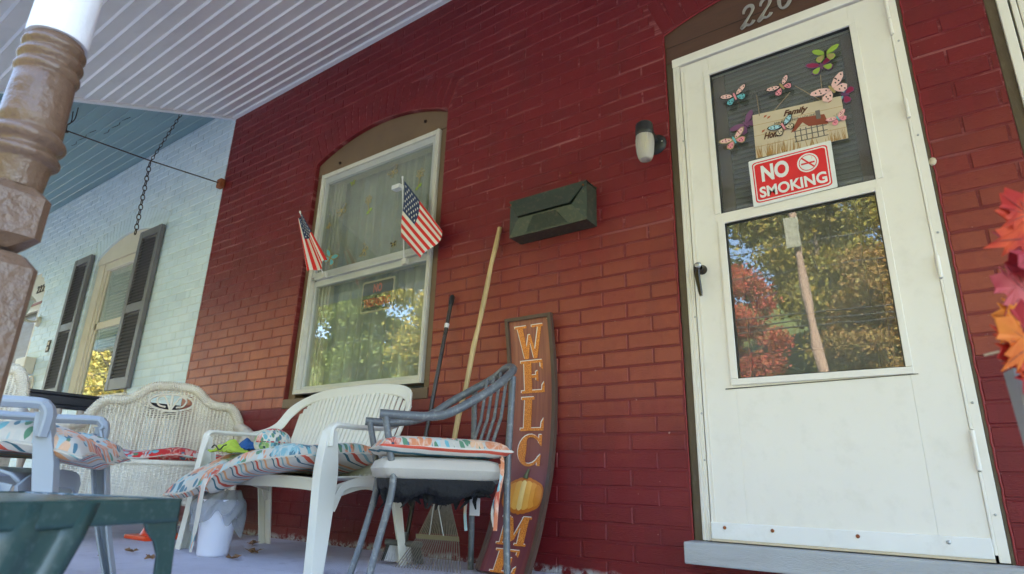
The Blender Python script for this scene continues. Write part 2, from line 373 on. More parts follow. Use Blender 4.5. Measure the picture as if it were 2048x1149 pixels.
def floral_mat(name, bg=(.56, .52, .45), scale=13, pal=None, stripes=False, plane='xy'):
    s = N(name); P = s.pos('object'); X = s.sep(P)
    pal = pal or [(.66, .24, .11), (.52, .09, .05), (.72, .44, .27), (.20, .40, .45), (.60, .19, .09), (.45, .58, .60)]
    if plane == 'xz': v = s.comb(X[0], X[2], 0.)
    elif plane == 'xyz': v = P
    else: v = s.comb(X[0], X[1], s.math('MULTIPLY', X[2], .35))
    c = bg
    nz = s.noise(v, 18, 4, .6)
    # leaves and brush strokes
    vo = s.n('ShaderNodeTexVoronoi'); s.l(s.scale(v, (1, 2.3, 1)), vo.inputs['Vector']); vo.inputs['Scale'].default_value = scale * 2.1; vo.inputs['Randomness'].default_value = 1
    r2 = s.n('ShaderNodeValToRGB'); r2.color_ramp.interpolation = 'CONSTANT'
    cols = [(.08, .22, .12), (.56, .52, .45), (.14, .40, .46), (.52, .50, .44), (.05, .16, .22), (.38, .54, .56)]
    el = r2.color_ramp.elements; el[0].color = (*cols[0], 1); el[1].position = 1 / 6; el[1].color = (*cols[1], 1)
    for i in range(2, 6): e = el.new(i / 6); e.color = (*cols[i], 1)
    s.l(s.sep(vo.outputs['Color'])[0], r2.inputs[0])
    c = s.mix(s.ramp(s.math('ADD', vo.outputs['Distance'], s.math('MULTIPLY', nz, .2)), .62, .68, .95, 0), c, r2.outputs[0])
    for sc, offv in ((scale, 0.), (scale * .62, 3.7)):
        vv = s.n('ShaderNodeVectorMath', operation='ADD'); s.l(v, vv.inputs[0]); vv.inputs[1].default_value = (offv, offv * .6, 0)
        vf = s.n('ShaderNodeTexVoronoi'); s.l(vv.outputs[0], vf.inputs['Vector']); vf.inputs['Scale'].default_value = sc; vf.inputs['Randomness'].default_value = .8
        su = s.n('ShaderNodeVectorMath', operation='SUBTRACT'); sc_ = s.n('ShaderNodeVectorMath', operation='SCALE'); s.l(vv.outputs[0], sc_.inputs[0]); sc_.inputs['Scale'].default_value = 1
        s.l(sc_.outputs[0], su.inputs[0]); s.l(vf.outputs['Position'], su.inputs[1]); D = s.sep(su.outputs[0])
        ang = s.math('ARCTAN2', D[1], D[0]); wave = s.math('ABSOLUTE', s.math('SINE', s.math('ADD', s.math('MULTIPLY', ang, 3.5), s.math('MULTIPLY', s.sep(vf.outputs['Color'])[1], 6))))
        rad = s.math('ADD', s.math('MULTIPLY', wave, .20), .27)
        dist = s.math('ADD', vf.outputs['Distance'], s.math('MULTIPLY', s.math('SUBTRACT', nz, .5), .22))
        inside = s.ramp(s.math('SUBTRACT', rad, dist), -.01, .02)
        rp = s.n('ShaderNodeValToRGB'); rp.color_ramp.interpolation = 'CONSTANT'; el = rp.color_ramp.elements
        el[0].color = (*pal[0], 1); el[1].position = 1 / 6; el[1].color = (*pal[1], 1)
        for i in range(2, 6): e = el.new(i / 6); e.color = (*pal[i], 1)
        s.l(s.sep(vf.outputs['Color'])[2], rp.inputs[0])
        pc = s.mix(s.ramp(wave, .0, .55, .6, 0), rp.outputs[0], (.80, .66, .52)); pc = s.mix(s.ramp(s.noise(v, 60, 3), .50, .68, 0, .55), pc, (.78, .66, .54))
        pc = s.mix(s.ramp(dist, .07, .10, 1, 0), pc, (.03, .06, .09))
        keep = s.ramp(s.sep(vf.outputs['Color'])[0], .12, .14)
        c = s.mix(s.math('MULTIPLY', inside, keep), c, pc)
    s.set(Base_Color=c, Roughness=.85, Normal=s.bump(s.noise(P, 400, 2), .2, .001, s.bump(s.noise(P, 18, 4), .4, .01)))
    s.b.inputs['Sheen Weight'].default_value = .1
    return s.m
def stripe_mat(name, ax='x', freq=1.0):
    s = N(name); P = s.pos('object'); X = s.sep(P); t = s.math('ADD', X[0], s.math('MULTIPLY', X[1 if ax == 'x' else 2], .55))
    if ax == 'z': t = s.math('ADD', X[2], s.math('MULTIPLY', X[0], .05))
    t = s.math('FRACT', s.math('MULTIPLY', s.math('ADD', t, s.math('MULTIPLY', s.noise(P, 5, 2), .02)), freq))
    r = s.n('ShaderNodeValToRGB'); r.color_ramp.interpolation = 'CONSTANT'; s.l(t, r.inputs[0]); el = r.color_ramp.elements
    seq = [(0, (.62, .58, .52)), (.16, (.04, .13, .17)), (.22, (.62, .58, .52)), (.34, (.60, .09, .05)), (.44, (.66, .60, .52)), (.56, (.24, .40, .42)), (.63, (.62, .58, .52)), (.76, (.72, .35, .16)), (.86, (.62, .58, .52))]
    el[0].color = (*seq[0][1], 1); el[1].position = seq[1][0]; el[1].color = (*seq[1][1], 1)
    for p_, c_ in seq[2:]: e = el.new(p_); e.color = (*c_, 1)
    s.set(Base_Color=r.outputs[0], Roughness=.85, Normal=s.bump(s.noise(P, 30, 4), .5, .006)); return s.m
M['floral'] = floral_mat('floral_cushion_print'); M['stripes'] = stripe_mat('striped_cushion_side', 'x', 7.5)
M['stripesz'] = stripe_mat('cushion_side_bands', 'z', 9)
M['redfloral'] = floral_mat('red_floral_print', (.55, .02, .02), 12, [(.62, .08, .05), (.7, .6, .5), (.5, .02, .02), (.6, .25, .08), (.55, .03, .03), (.7, .5, .4)])
M['ballfloral'] = floral_mat('small_floral_print', (.68, .64, .55), 17, [(.6, .05, .06), (.2, .36, .10), (.7, .3, .25), (.55, .04, .05), (.25, .42, .12), (.72, .22, .2)], plane='xyz')

def flag_mat():
    s = N('printed_flag_cloth'); X = s.sep(s.pos('uv')); u, v = X[0], X[1]
    st = s.math('MODULO', s.math('FLOOR', s.math('MULTIPLY', v, 13)), 2)      # 0 red, 1 white
    c = s.mix(st, (.66, .025, .022), (.74, .71, .66))
    can = s.math('MULTIPLY', s.math('LESS_THAN', u, .42), s.math('GREATER_THAN', v, 6 / 13.))
    cu = s.math('DIVIDE', u, .42); cv = s.math('DIVIDE', s.math('SUBTRACT', v, 6 / 13.), 7 / 13.)
    a = s.math('MULTIPLY', cu, 5); b = s.math('MULTIPLY', cv, 4)
    def star(aa, bb, ma, mb):
        fa = s.math('SUBTRACT', s.math('FRACT', aa), .5); fb = s.math('SUBTRACT', s.math('FRACT', bb), .5)
        r = s.math('SQRT', s.math('ADD', s.math('MULTIPLY', fa, fa), s.math('MULTIPLY', fb, fb)))
        ang = s.math('ARCTAN2', fa, fb); k = s.math('ADD', .155, s.math('MULTIPLY', s.math('COSINE', s.math('MULTIPLY', ang, 5)), .055))
        return s.math('LESS_THAN', r, k)
    s1 = star(a, b, 0, 0)
    s2 = s.math('MULTIPLY', star(s.math('ADD', a, .5), s.math('ADD', b, .5), 0, 0), s.math('MULTIPLY', s.math('GREATER_THAN', cu, .08), s.math('LESS_THAN', cu, .92)))
    s2 = s.math('MULTIPLY', s2, s.math('MULTIPLY', s.math('GREATER_THAN', cv, .1), s.math('LESS_THAN', cv, .9)))
    stars = s.math('MAXIMUM', s1, s2)
    cc = s.mix(stars, (.02, .04, .115), (.72, .70, .66)); c = s.mix(can, c, cc)
    s.set(Base_Color=c, Roughness=.8, Normal=s.bump(s.noise(s.pos(), 300, 2), .15, .001)); return s.m
M['flag'] = flag_mat()
def leaf_mat(name, cols, tr=.35):
    s = N(name); oi = s.n('ShaderNodeNewGeometry'); r = s.n('ShaderNodeValToRGB'); s.l(oi.outputs['Random Per Island'], r.inputs[0]); el = r.color_ramp.elements
    el[0].color = (*cols[0], 1); el[1].color = (*cols[-1], 1)
    for i in range(1, len(cols) - 1): e = el.new(i / (len(cols) - 1)); e.color = (*cols[i], 1)
    s.set(Base_Color=r.outputs[0], Roughness=.7)
    t = s.n('ShaderNodeBsdfTranslucent'); s.l(r.outputs[0], t.inputs[0]); m = s.n('ShaderNodeMixShader'); m.inputs[0].default_value = tr
    s.l(s.b.outputs[0], m.inputs[1]); s.l(t.outputs[0], m.inputs[2]); s.l(m.outputs[0], s.out.inputs[0]); return s.m

# ================================================================== SETTING
SL = .4166
def ceilz(y): return 3.352 + SL * y
def arcz(x, cx, hw, zs, rise):
    R = (hw * hw + rise * rise) / (2 * rise); d = R * R - (x - cx) ** 2
    return zs + rise - R + math.sqrt(max(d, 0))
CH, BP = .0689, .228

# openings: (xl, xr, zbottom, zspring, rise, ring)
OPEN = [(-2.659, -1.405, .752, 2.497, .142, .22), (-.039, .884, .165, 2.403, .09, .22), (1.118, 2.04, .165, 2.403, .09, .22)]
NOPEN = [(-6.30, -4.93, .93, 2.47, .17, .22), (-8.75, -7.66, .165, 2.36, .30, .0)]
def inside_ring(x, z, o, extra=0.):
    xl, xr, zb, zs, rise, ring = o; cx = (xl + xr) / 2; hw = (xr - xl) / 2
    if z < zs: return False
    R = (hw * hw + rise * rise) / (2 * rise); zc = zs + rise - R
    rr = math.hypot(x - cx, z - zc); a0 = math.asin(min(1, hw / R)) ; a = abs(math.atan2(x - cx, z - zc))
    return rr < R + ring + extra and a < a0 + .015
def blocked(z, ops):
    out = []
    for o in ops:
        xl, xr, zb, zs, rise, ring = o
        if zb < z < zs: out.append((xl, xr))
        elif z >= zs and z < zs + rise + ring + .02:
            xs = [xl - .25 + (xr - xl + .5) * i / 160 for i in range(161)]
            ins = [x for x in xs if inside_ring(x, z, o)]
            if ins: out.append((min(ins), max(ins)))
    return out
def brick_mesh(name, mat, wd=.2205, h=.0615, dep=.05, seed=0):
    rnd = random.Random(seed); m = MB(); j = lambda a: rnd.uniform(-a, a)
    def ring(ins, y, ja):
        pts = []
        for (x, z) in ((-1, -1), (0, -1), (1, -1), (1, 1), (0, 1), (-1, 1)):
            pts.append(((wd / 2 - ins) * x + j(ja), y + j(ja * .5), (h / 2 - ins) * z + j(ja)))
        return pts
    r0 = ring(0, dep, 0); r1 = ring(0, .0045, .0010); r2 = ring(.0035, .0008, .0012)
    vs = r0 + r1 + r2; fs = []
    for a in (0, 6):
        for k in range(6): fs.append((a + k, a + (k + 1) % 6, a + 6 + (k + 1) % 6, a + 6 + k))
    fs += [(12, 13, 16, 17), (13, 14, 15, 16)]
    m.add(vs, fs); return m
def slab_with_openings(m, x0, x1, z0, z1, y0, y1, ops):
    """wall body: front at y0, back at y1, reveals included"""
    xs = [x0, x1]
    for o in ops: xs += [o[0], o[1]]
    xs = sorted(set(xs))
    for a, b in zip(xs, xs[1:]):
        o = next((q for q in ops if q[0] <= a and b <= q[1]), None)
        if o is None: m.box(a, b, y0, y1, z0, z1); continue
        if o[2] > z0: m.box(a, b, y0, y1, z0, o[2])
        n = 14; cx = (o[0] + o[1]) / 2; hw = (o[1] - o[0]) / 2
        for i in range(n):
            p, q = a + (b - a) * i / n, a + (b - a) * (i + 1) / n
            zp, zq = arcz(p, cx, hw, o[3], o[4]), arcz(q, cx, hw, o[3], o[4])
            m.add([(p, y0, zp), (q, y0, zq), (q, y0, z1), (p, y0, z1), (p, y1, zp), (q, y1, zq), (q, y1, z1), (p, y1, z1)],
                  [(0, 1, 2, 3), (7, 6, 5, 4), (0, 4, 5, 1), (3, 2, 6, 7)])
def brick_wall(root, x0, x1, z1, ops, bmat, mmat, y=0., cap=300, xoff=0.):
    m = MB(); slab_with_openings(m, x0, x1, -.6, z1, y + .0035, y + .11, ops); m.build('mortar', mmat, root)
    items = []          # (x, z, wd, rot, kind)
    k = 0
    while k * CH < z1 - .02:
        zc = (k + .5) * CH; bl = blocked(zc, ops); sh = (0 if k % 2 else .114) - .0425 + xoff
        i = math.floor((x0 - sh) / BP) - 1
        while sh + i * BP < x1:
            a, b = max(sh + i * BP, x0), min(sh + (i + 1) * BP, x1); i += 1
            segs = [(a, b)]
            for (p, q) in bl:
                segs = [t for (s0, s1) in segs for t in ((s0, min(s1, p)), (max(s0, q), s1)) if t[1] - t[0] > .012]
            for s0, s1 in segs:
                if s1 - s0 > .02: items.append(((s0 + s1) / 2, zc, (s1 - s0 - .0068), 0, 0))
        k += 1
    for o in ops:
        xl, xr, zb, zs, rise, ring = o
        if ring <= 0: continue
        hw = (xr - xl) / 2; cx = (xl + xr) / 2; R = (hw * hw + rise * rise) / (2 * rise); zc = zs + rise - R; a0 = math.asin(hw / R)
        n = round(2 * a0 * (R + .1) / CH)
        for i in range(n):
            a = -a0 + 2 * a0 * (i + .5) / n; rm = R + ring / 2
            items.append((cx + rm * math.sin(a), zc + rm * math.cos(a), ring - .008, math.pi / 2 - a, 1))
    variants = [brick_mesh('brick', bmat, seed=q) for q in range(8)]
    meshes = [v.mesh('brick', bmat) for v in variants]
    def area(t):
        p = [proj((t[0] + dx * t[2] / 2, y, t[1] + dz * .03)) for dx, dz in ((-1, -1), (1, -1), (1, 1), (-1, 1))]
        if any(q is None for q in p): return 0
        c = (sum(q[0] for q in p) / 4, sum(q[1] for q in p) / 4)
        if not (-10 < c[0] < 2058 and -10 < c[1] < 1160): return 0
        return abs(sum(p[i][0] * p[(i + 1) % 4][1] - p[(i + 1) % 4][0] * p[i][1] for i in range(4))) / 2
    items.sort(key=area, reverse=True)
    rest = MB()
    for n_, (x, z, wd, rot, kind) in enumerate(items):
        rv = random.Random(n_ * 7 + 1); q = rv.randrange(8); sx = wd / .2205; dy = rv.uniform(-.0009, .0009); tz = rv.uniform(-.003, .003) + rot
        if n_ < cap:
            o = bpy.data.objects.new('brick', meshes[q]); COL.objects.link(o); o.parent = root
            o.location = Vector((x, y + dy, z)) - wpos(root); o.rotation_euler = (0, -tz, 0); o.scale = (sx, 1, 1)
        else:
            c, s_ = math.cos(tz), math.sin(tz); v = variants[q]
            rest.add([(x + p[0] * sx * c - p[2] * s_, y + dy + p[1], z + p[0] * sx * s_ + p[2] * c) for p in v.v], v.f)
    r = rest.build('brickwork', bmat, root); r['kind'] = 'stuff'
wall = thing('brick_wall', 'brick house wall painted dark red, round the storm door and the taller window', 'wall', (-1.2, .05, 0))
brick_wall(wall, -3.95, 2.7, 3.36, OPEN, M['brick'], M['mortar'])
nwall = thing('brick_wall', 'pale mint painted brick wall of the neighbouring house, with the shuttered window', 'wall', (-6.5, .05, 0))
brick_wall(nwall, -11.9, -3.953, 3.56, NOPEN, M['nbrick'], M['nmortar'], cap=280)

# house masses behind and above
m = MB(); m.box(-12, 7, .14, .3, 3.58, 5.2); m.box(-12, -11.9, .0, .3, -.6, 3.58); m.box(2.7, 7, .0, .3, -.6, 3.58)
struct(m.build('upper_facade', M['siding']))
m = MB(); m.box(-12, 7, .1, .3, 5.2, 5.35); m.add([(-12, .1, 5.3), (7, .1, 5.3), (7, 5, 7.0), (-12, 5, 7.0)], [(0, 1, 2, 3)])
struct(m.build('house_roof', M['roof']))
m = MB()
for a, b in ((-11.8, -4.05), (-3.9, 2.65)):
    m.add([(a, 1.9, 0), (b, 1.9, 0), (b, 1.9, 3.3), (a, 1.9, 3.3), (a, .115, 0), (b, .115, 0), (b, .115, 3.3), (a, .115, 3.3)],
          [(0, 1, 2, 3), (4, 5, 1, 0), (7, 6, 2, 3), (4, 0, 3, 7), (5, 1, 2, 6)])
struct(m.build('interior_room', M['interior']))
# porch roof above the soffits
m = MB()
def slabroof(m, x0, x1, y0, y1, lift, th):
    vs = [(x, y, ceilz(y) + lift + t) for t in (0, th) for x in (x0, x1) for y in (y0, y1)]
    m.add(vs, [(0, 1, 3, 2), (4, 6, 7, 5), (0, 4, 5, 1), (2, 3, 7, 6), (0, 2, 6, 4), (1, 5, 7, 3)])
slabroof(m, -12, 5, .13, -2.32, .24, .08); struct(m.build('porch_roof', M['roof']))
# our soffit: boards running along the house, each a little lap
ceil = thing('porch_ceiling', 'white vinyl board ceiling sloping over the red porch', 'ceiling', (-1, -1, ceilz(-1)))
ceil['kind'] = 'structure'; del ceil['category']
X0c, X1c = -3.955, 3.2
bw = .0985
for i in range(23):
    y0 = -.012 - i * bw; y1 = y0 - bw; jit = .0016 * math.sin(i * 2.7)
    def P(y, d, x): return (x, y, ceilz(y) + d + (jit if x > 0 else -jit))
    prof = [(y0, .0), (y0 - .013, .012), (y1 + .006, .0025), (y1, .0), (y1, .03), (y0, .03)]
    mm = MB(); n = len(prof)
    mm.add([P(a, d, X0c) for a, d in prof] + [P(a, d, X1c) for a, d in prof], [tuple(range(n)), tuple(range(2 * n - 1, n - 1, -1))] + [(k, (k + 1) % n, (k + 1) % n + n, k + n) for k in range(n)])
    mm.build('ceiling_board', M['ceil'], ceil)
m = MB(); vs = []
for x in (-3.985, -3.945):
    for y in (-.0, -2.3):
        for d in (-.012, .035): vs.append((x, y, ceilz(y) + d))
m.add(vs, [(0, 1, 3, 2), (4, 6, 7, 5), (0, 4, 5, 1), (2, 3, 7, 6), (0, 2, 6, 4), (1, 5, 7, 3)])
m.build('edge_trim', M['whitetrim'], ceil)
m = MB(); m.add([(x, y, z) for x in (-3.985, 3.2) for y, z in ((-.002, 3.333), (-.032, 3.333), (-.036, 3.343), (-.050, 3.345), (-.056, 3.372), (-.002, 3.39))],
                [(0, 1, 2, 3, 4, 5), (11, 10, 9, 8, 7, 6)] + [(k, (k + 1) % 6, (k + 1) % 6 + 6, k + 6) for k in range(6)])
m.build('crown_moulding', M['whitetrim'], ceil)
m = MB(); m.box(-3.99, 3.2, -2.13, -2.0, 2.385, ceilz(-2.13) + .08, .004); m.build('eave_beam', M['whitetrim'], ceil)
# neighbour's beadboard
nc = thing('porch_ceiling', 'blue green painted board ceiling over the neighbouring porch', 'ceiling', (-6, -1, ceilz(-1) + .12)); nc['kind'] = 'structure'; del nc['category']
for i in range(21):
    w_ = .112; y0 = -.0 - i * w_; y1 = y0 - w_ + .002
    mm = MB(); prof = [(y0, .10 + .006), (y0 - .005, .10), (y1 + .005, .10), (y1, .10 + .006), (y1, .13), (y0, .13)]
    n = 6; mm.add([P(a, d + .03, -12) for a, d in prof] + [P(a, d + .03, -3.956) for a, d in prof], [tuple(range(n)), tuple(range(2 * n - 1, n - 1, -1))] + [(k, (k + 1) % n, (k + 1) % n + n, k + n) for k in range(n)])
    mm.build('ceiling_board', M['nceil'], nc)
m = MB()
for (a, b) in (((305, 258), (372, 262)), ((330, 272), (418, 250))):
    pass
for (x, y) in ((-5.4, -.72), (-5.0, -.62)):
    m.tube([(x + .07 * k, y + .012 * math.sin(k * 2.1), ceilz(y) + .128) for k in range(8)], .003, 4)
m.build('ceiling_crack', M['darkvoid'], nc)
m = MB(); m.box(-12, -3.995, -2.13, -2.0, 2.46, 2.72); m.build('eave_beam', M['nceil'], nc)

# floors and the ground outside
m = MB(); m.box(-12, 5, -2.62, .0035, -.12, 0); struct(m.build('porch_floor', M['floor']))
m = MB(); m.box(-12, 5, -2.6, -2.45, -.6, -.125); struct(m.build('porch_footing', M['concrete']))
m = MB(); m.box(-60, 50, -4.2, -2.6, -.62, -.56); struct(m.build('sidewalk', M['concrete']))
m = MB(); m.box(-60, 50, -4.35, -4.2, -.8, -.57); struct(m.build('kerb', M['concrete']))
m = MB(); m.add([(-150, -12, -.70), (150, -12, -.70), (150, -4.35, -.70), (-150, -4.35, -.70)], [(0, 1, 2, 3)]); struct(m.build('street', M['asphalt']))
def hz(x, y): # the bank across the street
    t = max(0, -y - 12.5); return -.66 + min(t, 45) * .42 * min(1, t / 8) + .35 * math.sin(x * .21 + y * .3)* min(1, t / 4)
m = MB(); m.grid(lambda u, v: (-120 + 240 * u, -11.5 - 80 * v ** 1.5, hz(-120 + 240 * u, -11.5 - 80 * v ** 1.5) if v > 0 else -.9), 60, 30)
struct(m.build('wooded_bank', M['grass']))
m = MB(); m.add([(-150, -12, -.9), (150, -12, -.9), (150, 90, -.9), (-150, 90, -.9)], [(0, 1, 2, 3)]); struct(m.build('ground', M['grass']))

# trees opposite (seen in the glass)
LM = {'green': leaf_mat('green_leaves', [(.035, .07, .015), (.07, .11, .02), (.12, .15, .03), (.05, .08, .02)]),
      'yellow': leaf_mat('yellow_green_leaves', [(.16, .17, .03), (.30, .25, .04), (.12, .14, .03), (.38, .26, .05)]),
      'red': leaf_mat('red_leaves', [(.30, .04, .03), (.42, .07, .04), (.25, .05, .03), (.36, .14, .05)]),
      'orange': leaf_mat('orange_leaves', [(.26, .14, .04), (.20, .16, .04), (.30, .16, .04), (.12, .12, .03)])}
def crown_mesh(mat, R, H, n, seed, ls=.16):
    rnd = random.Random(seed); m = MB(); cl = []
    for i in range(34):
        a = rnd.uniform(0, 2 * math.pi); q = rnd.random() ** .5 * R * .85; h = rnd.uniform(-.5, .5) * H; f = 1 - (abs(h) / (H * .55)) ** 2
        cl.append(Vector((q * f * math.cos(a), q * f * math.sin(a), h)))
    for i in range(n):
        c = rnd.choice(cl); d = Vector((rnd.gauss(0, 1), rnd.gauss(0, 1), rnd.gauss(0, .8))); p = c + d * R * .15
        a = Vector((rnd.gauss(0, 1), rnd.gauss(0, 1), rnd.gauss(0, 1))).normalized(); b = a.cross(Vector((rnd.gauss(0, 1), rnd.gauss(0, 1), rnd.gauss(0, 1)))).normalized()
        s_ = ls * rnd.uniform(.6, 1.3)
        m.add([p - a * s_, p + b * s_ * .6, p + a * s_, p - b * s_ * .6], [(0, 1, 2, 3)])
    return m.mesh('crown', mat)
def trunk_mesh(H, r, seed):
    rnd = random.Random(seed); m = MB()
    m.tube([(0, 0, -.6), (.05, .02, H * .3), (.1 * rnd.uniform(-1, 1), .05, H * .6), (rnd.uniform(-.3, .3), rnd.uniform(-.3, .3), H)], [r * 1.25, r, r * .75, r * .2], 9)
    for i in range(6):
        h = H * rnd.uniform(.35, .8); a = rnd.uniform(0, 6.3); L = H * .28
        m.tube([(.05, .02, h), (L * .5 * math.cos(a), L * .5 * math.sin(a), h + L * .35), (L * math.cos(a), L * math.sin(a), h + L * .8)], [r * .45, r * .3, r * .08], 6)
    return m.mesh('trunk', M['bark'])
crowns = {(k, v): crown_mesh(LM[k], 2.3, 6.5, 26000, hash((k, v)) % 97 if False else ord(k[0]) + v * 13, .085) for k in LM for v in range(1 if k in ('red', 'orange') else 2)}
trunks = [trunk_mesh(6.5, .17, q) for q in range(3)]
T = [(-5.0, -19.5, 'red', .72, 'crimson tree on the bank left of the utility pole'), (1.2, -19, 'yellow', 1.1, 'yellow green tree right of the utility pole on the bank'),
     (-2.0, -21.5, 'yellow', 1.1, 'yellow green tree on the bank directly behind the utility pole'), (-7.5, -18, 'yellow', 1.0, 'pale yellow tree on the bank opposite the window'), (-.5, -17.5, 'orange', .72, 'small orange tree on the bank just right of the utility pole'),
     (-11.5, -20, 'green', 1.2, 'broad green tree opposite the house boundary'), (-15.5, -17, 'yellow', 1.1, 'yellow tree across the street opposite the window glass'), (-19.5, -19, 'yellow', 1.25, 'tall golden tree far left across the street'),
     (-24, -18, 'green', 1.2, 'green tree at the far left end of the bank'), (-29, -16, 'yellow', 1.3, 'lone bright tree reflected in the neighbouring window'), (-36, -20, 'yellow', 1.4, 'large yellow tree beyond the neighbouring houses'), (4.6, -18, 'green', 1.1, 'green tree on the bank right of the door'),
     (8.5, -20, 'orange', 1.1, 'orange tree at the right end of the bank'), (-3, -27, 'yellow', 1.5, 'high yellow tree at the top of the bank'), (-9, -28, 'green', 1.6, 'high green tree at the top of the bank'), (3.5, -28, 'green', 1.5, 'high dark tree at the top right of the bank'), (-16, -28, 'red', 1.3, 'red tree high on the bank at the left'), (13, -22, 'yellow', 1.3, 'yellow tree past the right end of the bank'),
     (-47, -15.5, 'yellow', 2.0, 'broad golden tree at the far left, nearest the street'), (-56, -17, 'yellow', 2.2, 'tallest golden tree at the far left'), (-65, -19, 'green', 2.3, 'tall green tree at the far left end of the street'), (-40, -14.5, 'yellow', 1.7, 'golden tree at the far left beside the street'),
     (-43, -19, 'yellow', 1.5, 'pale yellow tree far left beyond the neighbouring porch'), (-50, -21, 'green', 1.7, 'green tree farthest left along the street'), (-33, -24, 'green', 1.8, 'tall green tree behind the yellow ones at the far left'), (-57, -24, 'yellow', 1.8, 'huge yellow tree at the very end of the street')]
for i, (x, y, k, s_, lab) in enumerate(T):
    z = hz(x, y); t = thing('autumn_tree', lab, 'tree', (x, y, z), i * 1.7, 'trees on the bank across the street')
    t.scale = (s_, s_, s_)
    key = (k, i % 2 if (k, i % 2) in crowns else 0)
    c = bpy.data.objects.new('crown', crowns[key]); COL.objects.link(c); c.parent = t; c.location = (0, 0, 5.2)
    c = bpy.data.objects.new('trunk', trunks[i % 3]); COL.objects.link(c); c.parent = t
for i in range(3):  # undergrowth along the foot of the bank
    m = MB(); rnd = random.Random(50 + i)
    for q in range(20000):
        x = rnd.uniform(-60, 12); y = rnd.uniform(-16.5, -12.6); z = hz(x, y) + abs(rnd.gauss(0, .6)) * (.6 + .5 * math.sin(x * 1.7 + i)); p = Vector((x, y, z))
        a = Vector((rnd.gauss(0, 1), rnd.gauss(0, 1), rnd.gauss(0, 1))).normalized(); b = a.cross(Vector((rnd.gauss(0, 1), rnd.gauss(0, 1), 1))).normalized(); s_ = .09
        m.add([p - a * s_, p + b * s_ * .7, p + a * s_, p - b * s_ * .7], [(0, 1, 2, 3)])
    tag(m.build('undergrowth', LM[('green', 'yellow', 'green')[i]]), ('dark green brush along the foot of the bank', 'yellowing brush along the foot of the bank', 'tangled green brush behind the utility pole')[i], 'undergrowth', kind='stuff')
t = thing('utility_pole', 'leaning wooden utility pole across the street, seen in the door glass', 'utility pole', (-.95, -8.6, -.7))
m = MB(); m.tube([(-.50, -8.6, -1), (-.66, -8.6, 1.2), (-.80, -8.6, 2.4), (-.92, -8.6, 4.4), (-1.0, -8.6, 8.5)], [.085, .08, .075, .07, .065], 14); m.build('pole', M['pole'], t)
m = MB(); m.box(-1.10, -.84, -8.50, -8.47, 4.40, 4.95); m.build('sign_plate', pm('weathered_sign_plate', (.16, .17, .13), .7), t)
m = MB(); m.box(-1.6, .5, -8.7, -8.58, 7.6, 7.75); m.build('crossarm', M['pole'], t)
for q, z in enumerate((2.75, 2.85, 2.98, 3.75, 4.25, 7.8)):
    m = MB(); m.tube([(-45 + 8 * k, -8.75, z + .25 + .10 * math.cos(k * 1.3)) for k in range(12)], .012, 5)
    tag(m.build('overhead_wire', M['black']), ('lowest','second lowest','third lowest','fourth','fifth','topmost')[q] + ' overhead wire strung along the street beside the utility pole', 'wire', 'overhead wires along the street')

# ================================================================== RED HOUSE WINDOW
def arch_pts(xl, xr, zs, rise, n=14):
    cx = (xl + xr) / 2; hw = (xr - xl) / 2
    return [(lerp(xl, xr, i / n), arcz(lerp(xl, xr, i / n), cx, hw, zs, rise)) for i in range(n + 1)]
win = thing('sash_window', 'tall window in the red wall, brown arched frame, aluminium storm sash with stickers', 'window', (-2.03, .03, .75))
m = MB()
m.polyxz([(-2.656, 2.398), (-1.408, 2.398)][::1] + arch_pts(-2.656, -1.408, 2.496, .139)[::-1], .030, .075)
m.build('arch_board', M['wcasing'], win)
m = MB()
m.box(-2.656, -2.590, .032, .10, .815, 2.396, .004); m.box(-1.470, -1.408, .032, .10, .815, 2.396, .004)
m.build('casing', M['wcasing'], win)
m = MB(); m.box(-2.656, -1.408, -.004, .10, .754, .812, .004); m.build('sill', M['wcasing'], win)
for (x, z) in ((-2.42, 2.45), (-1.61, 2.50)):
    m = MB(); m.lathe([(.006, .0), (.012, -.006), (.006, -.016)], (x, .03, z), 8, axis='y'); m.build('bolt', M['iron'], win)
m = MB()
x0, x1, z0, z1 = -2.588, -1.472, .842, 2.394
m.box(x0, x0 + .028, .012, .05, z0, z1, .002); m.box(x1 - .028, x1, .012, .05, z0, z1, .002)
m.box(x0 + .028, x1 - .028, .012, .05, z1 - .030, z1, .002); m.box(x0 + .028, x1 - .028, .012, .05, z0, z0 + .026, .002)
m.box(x0 + .006, x0 + .010, .007, .012, z0, z1); m.box(x1 - .010, x1 - .006, .007, .012, z0, z1)
sf = m.build('storm_frame', M['aluwhite'], win)
m = MB()
m.box(x0 + .03, x0 + .055, .022, .06, 1.62, 2.362, .002); m.box(x1 - .055, x1 - .03, .022, .06, 1.62, 2.362, .002)
m.box(x0 + .055, x1 - .055, .022, .06, 2.320, 2.362, .002); m.box(x0 + .055, x1 - .055, .022, .06, 1.600, 1.648, .002)
m.box(x0 + .03, x1 - .03, .0185, .022, 1.598, 1.604); m.box(x0 + .03, x1 - .03, .0185, .022, 1.618, 1.622)
us = m.build('upper_sash', M['alu'], win)
m = MB(); m.box(x0 + .055, x1 - .055, .040, .043, 1.648, 2.320); m.build('pane', M['wglass'], us)
m = MB()
m.box(x0 + .03, x0 + .050, .045, .075, .868, 1.600, .002); m.box(x1 - .050, x1 - .03, .045, .075, .868, 1.600, .002)
m.box(x0 + .05, x1 - .05, .045, .075, 1.560, 1.600, .002); m.box(x0 + .05, x1 - .05, .045, .075, .868, .892, .002)
ls = m.build('lower_sash', M['alu'], win)
m = MB(); m.box(x0 + .05, x1 - .05, .058, .061, .892, 1.560); m.build('pane', glass_mat('lower_window_glass', 1.9, dusty=.07, wav=.02), ls)
m = MB()      # the wooden prime window behind
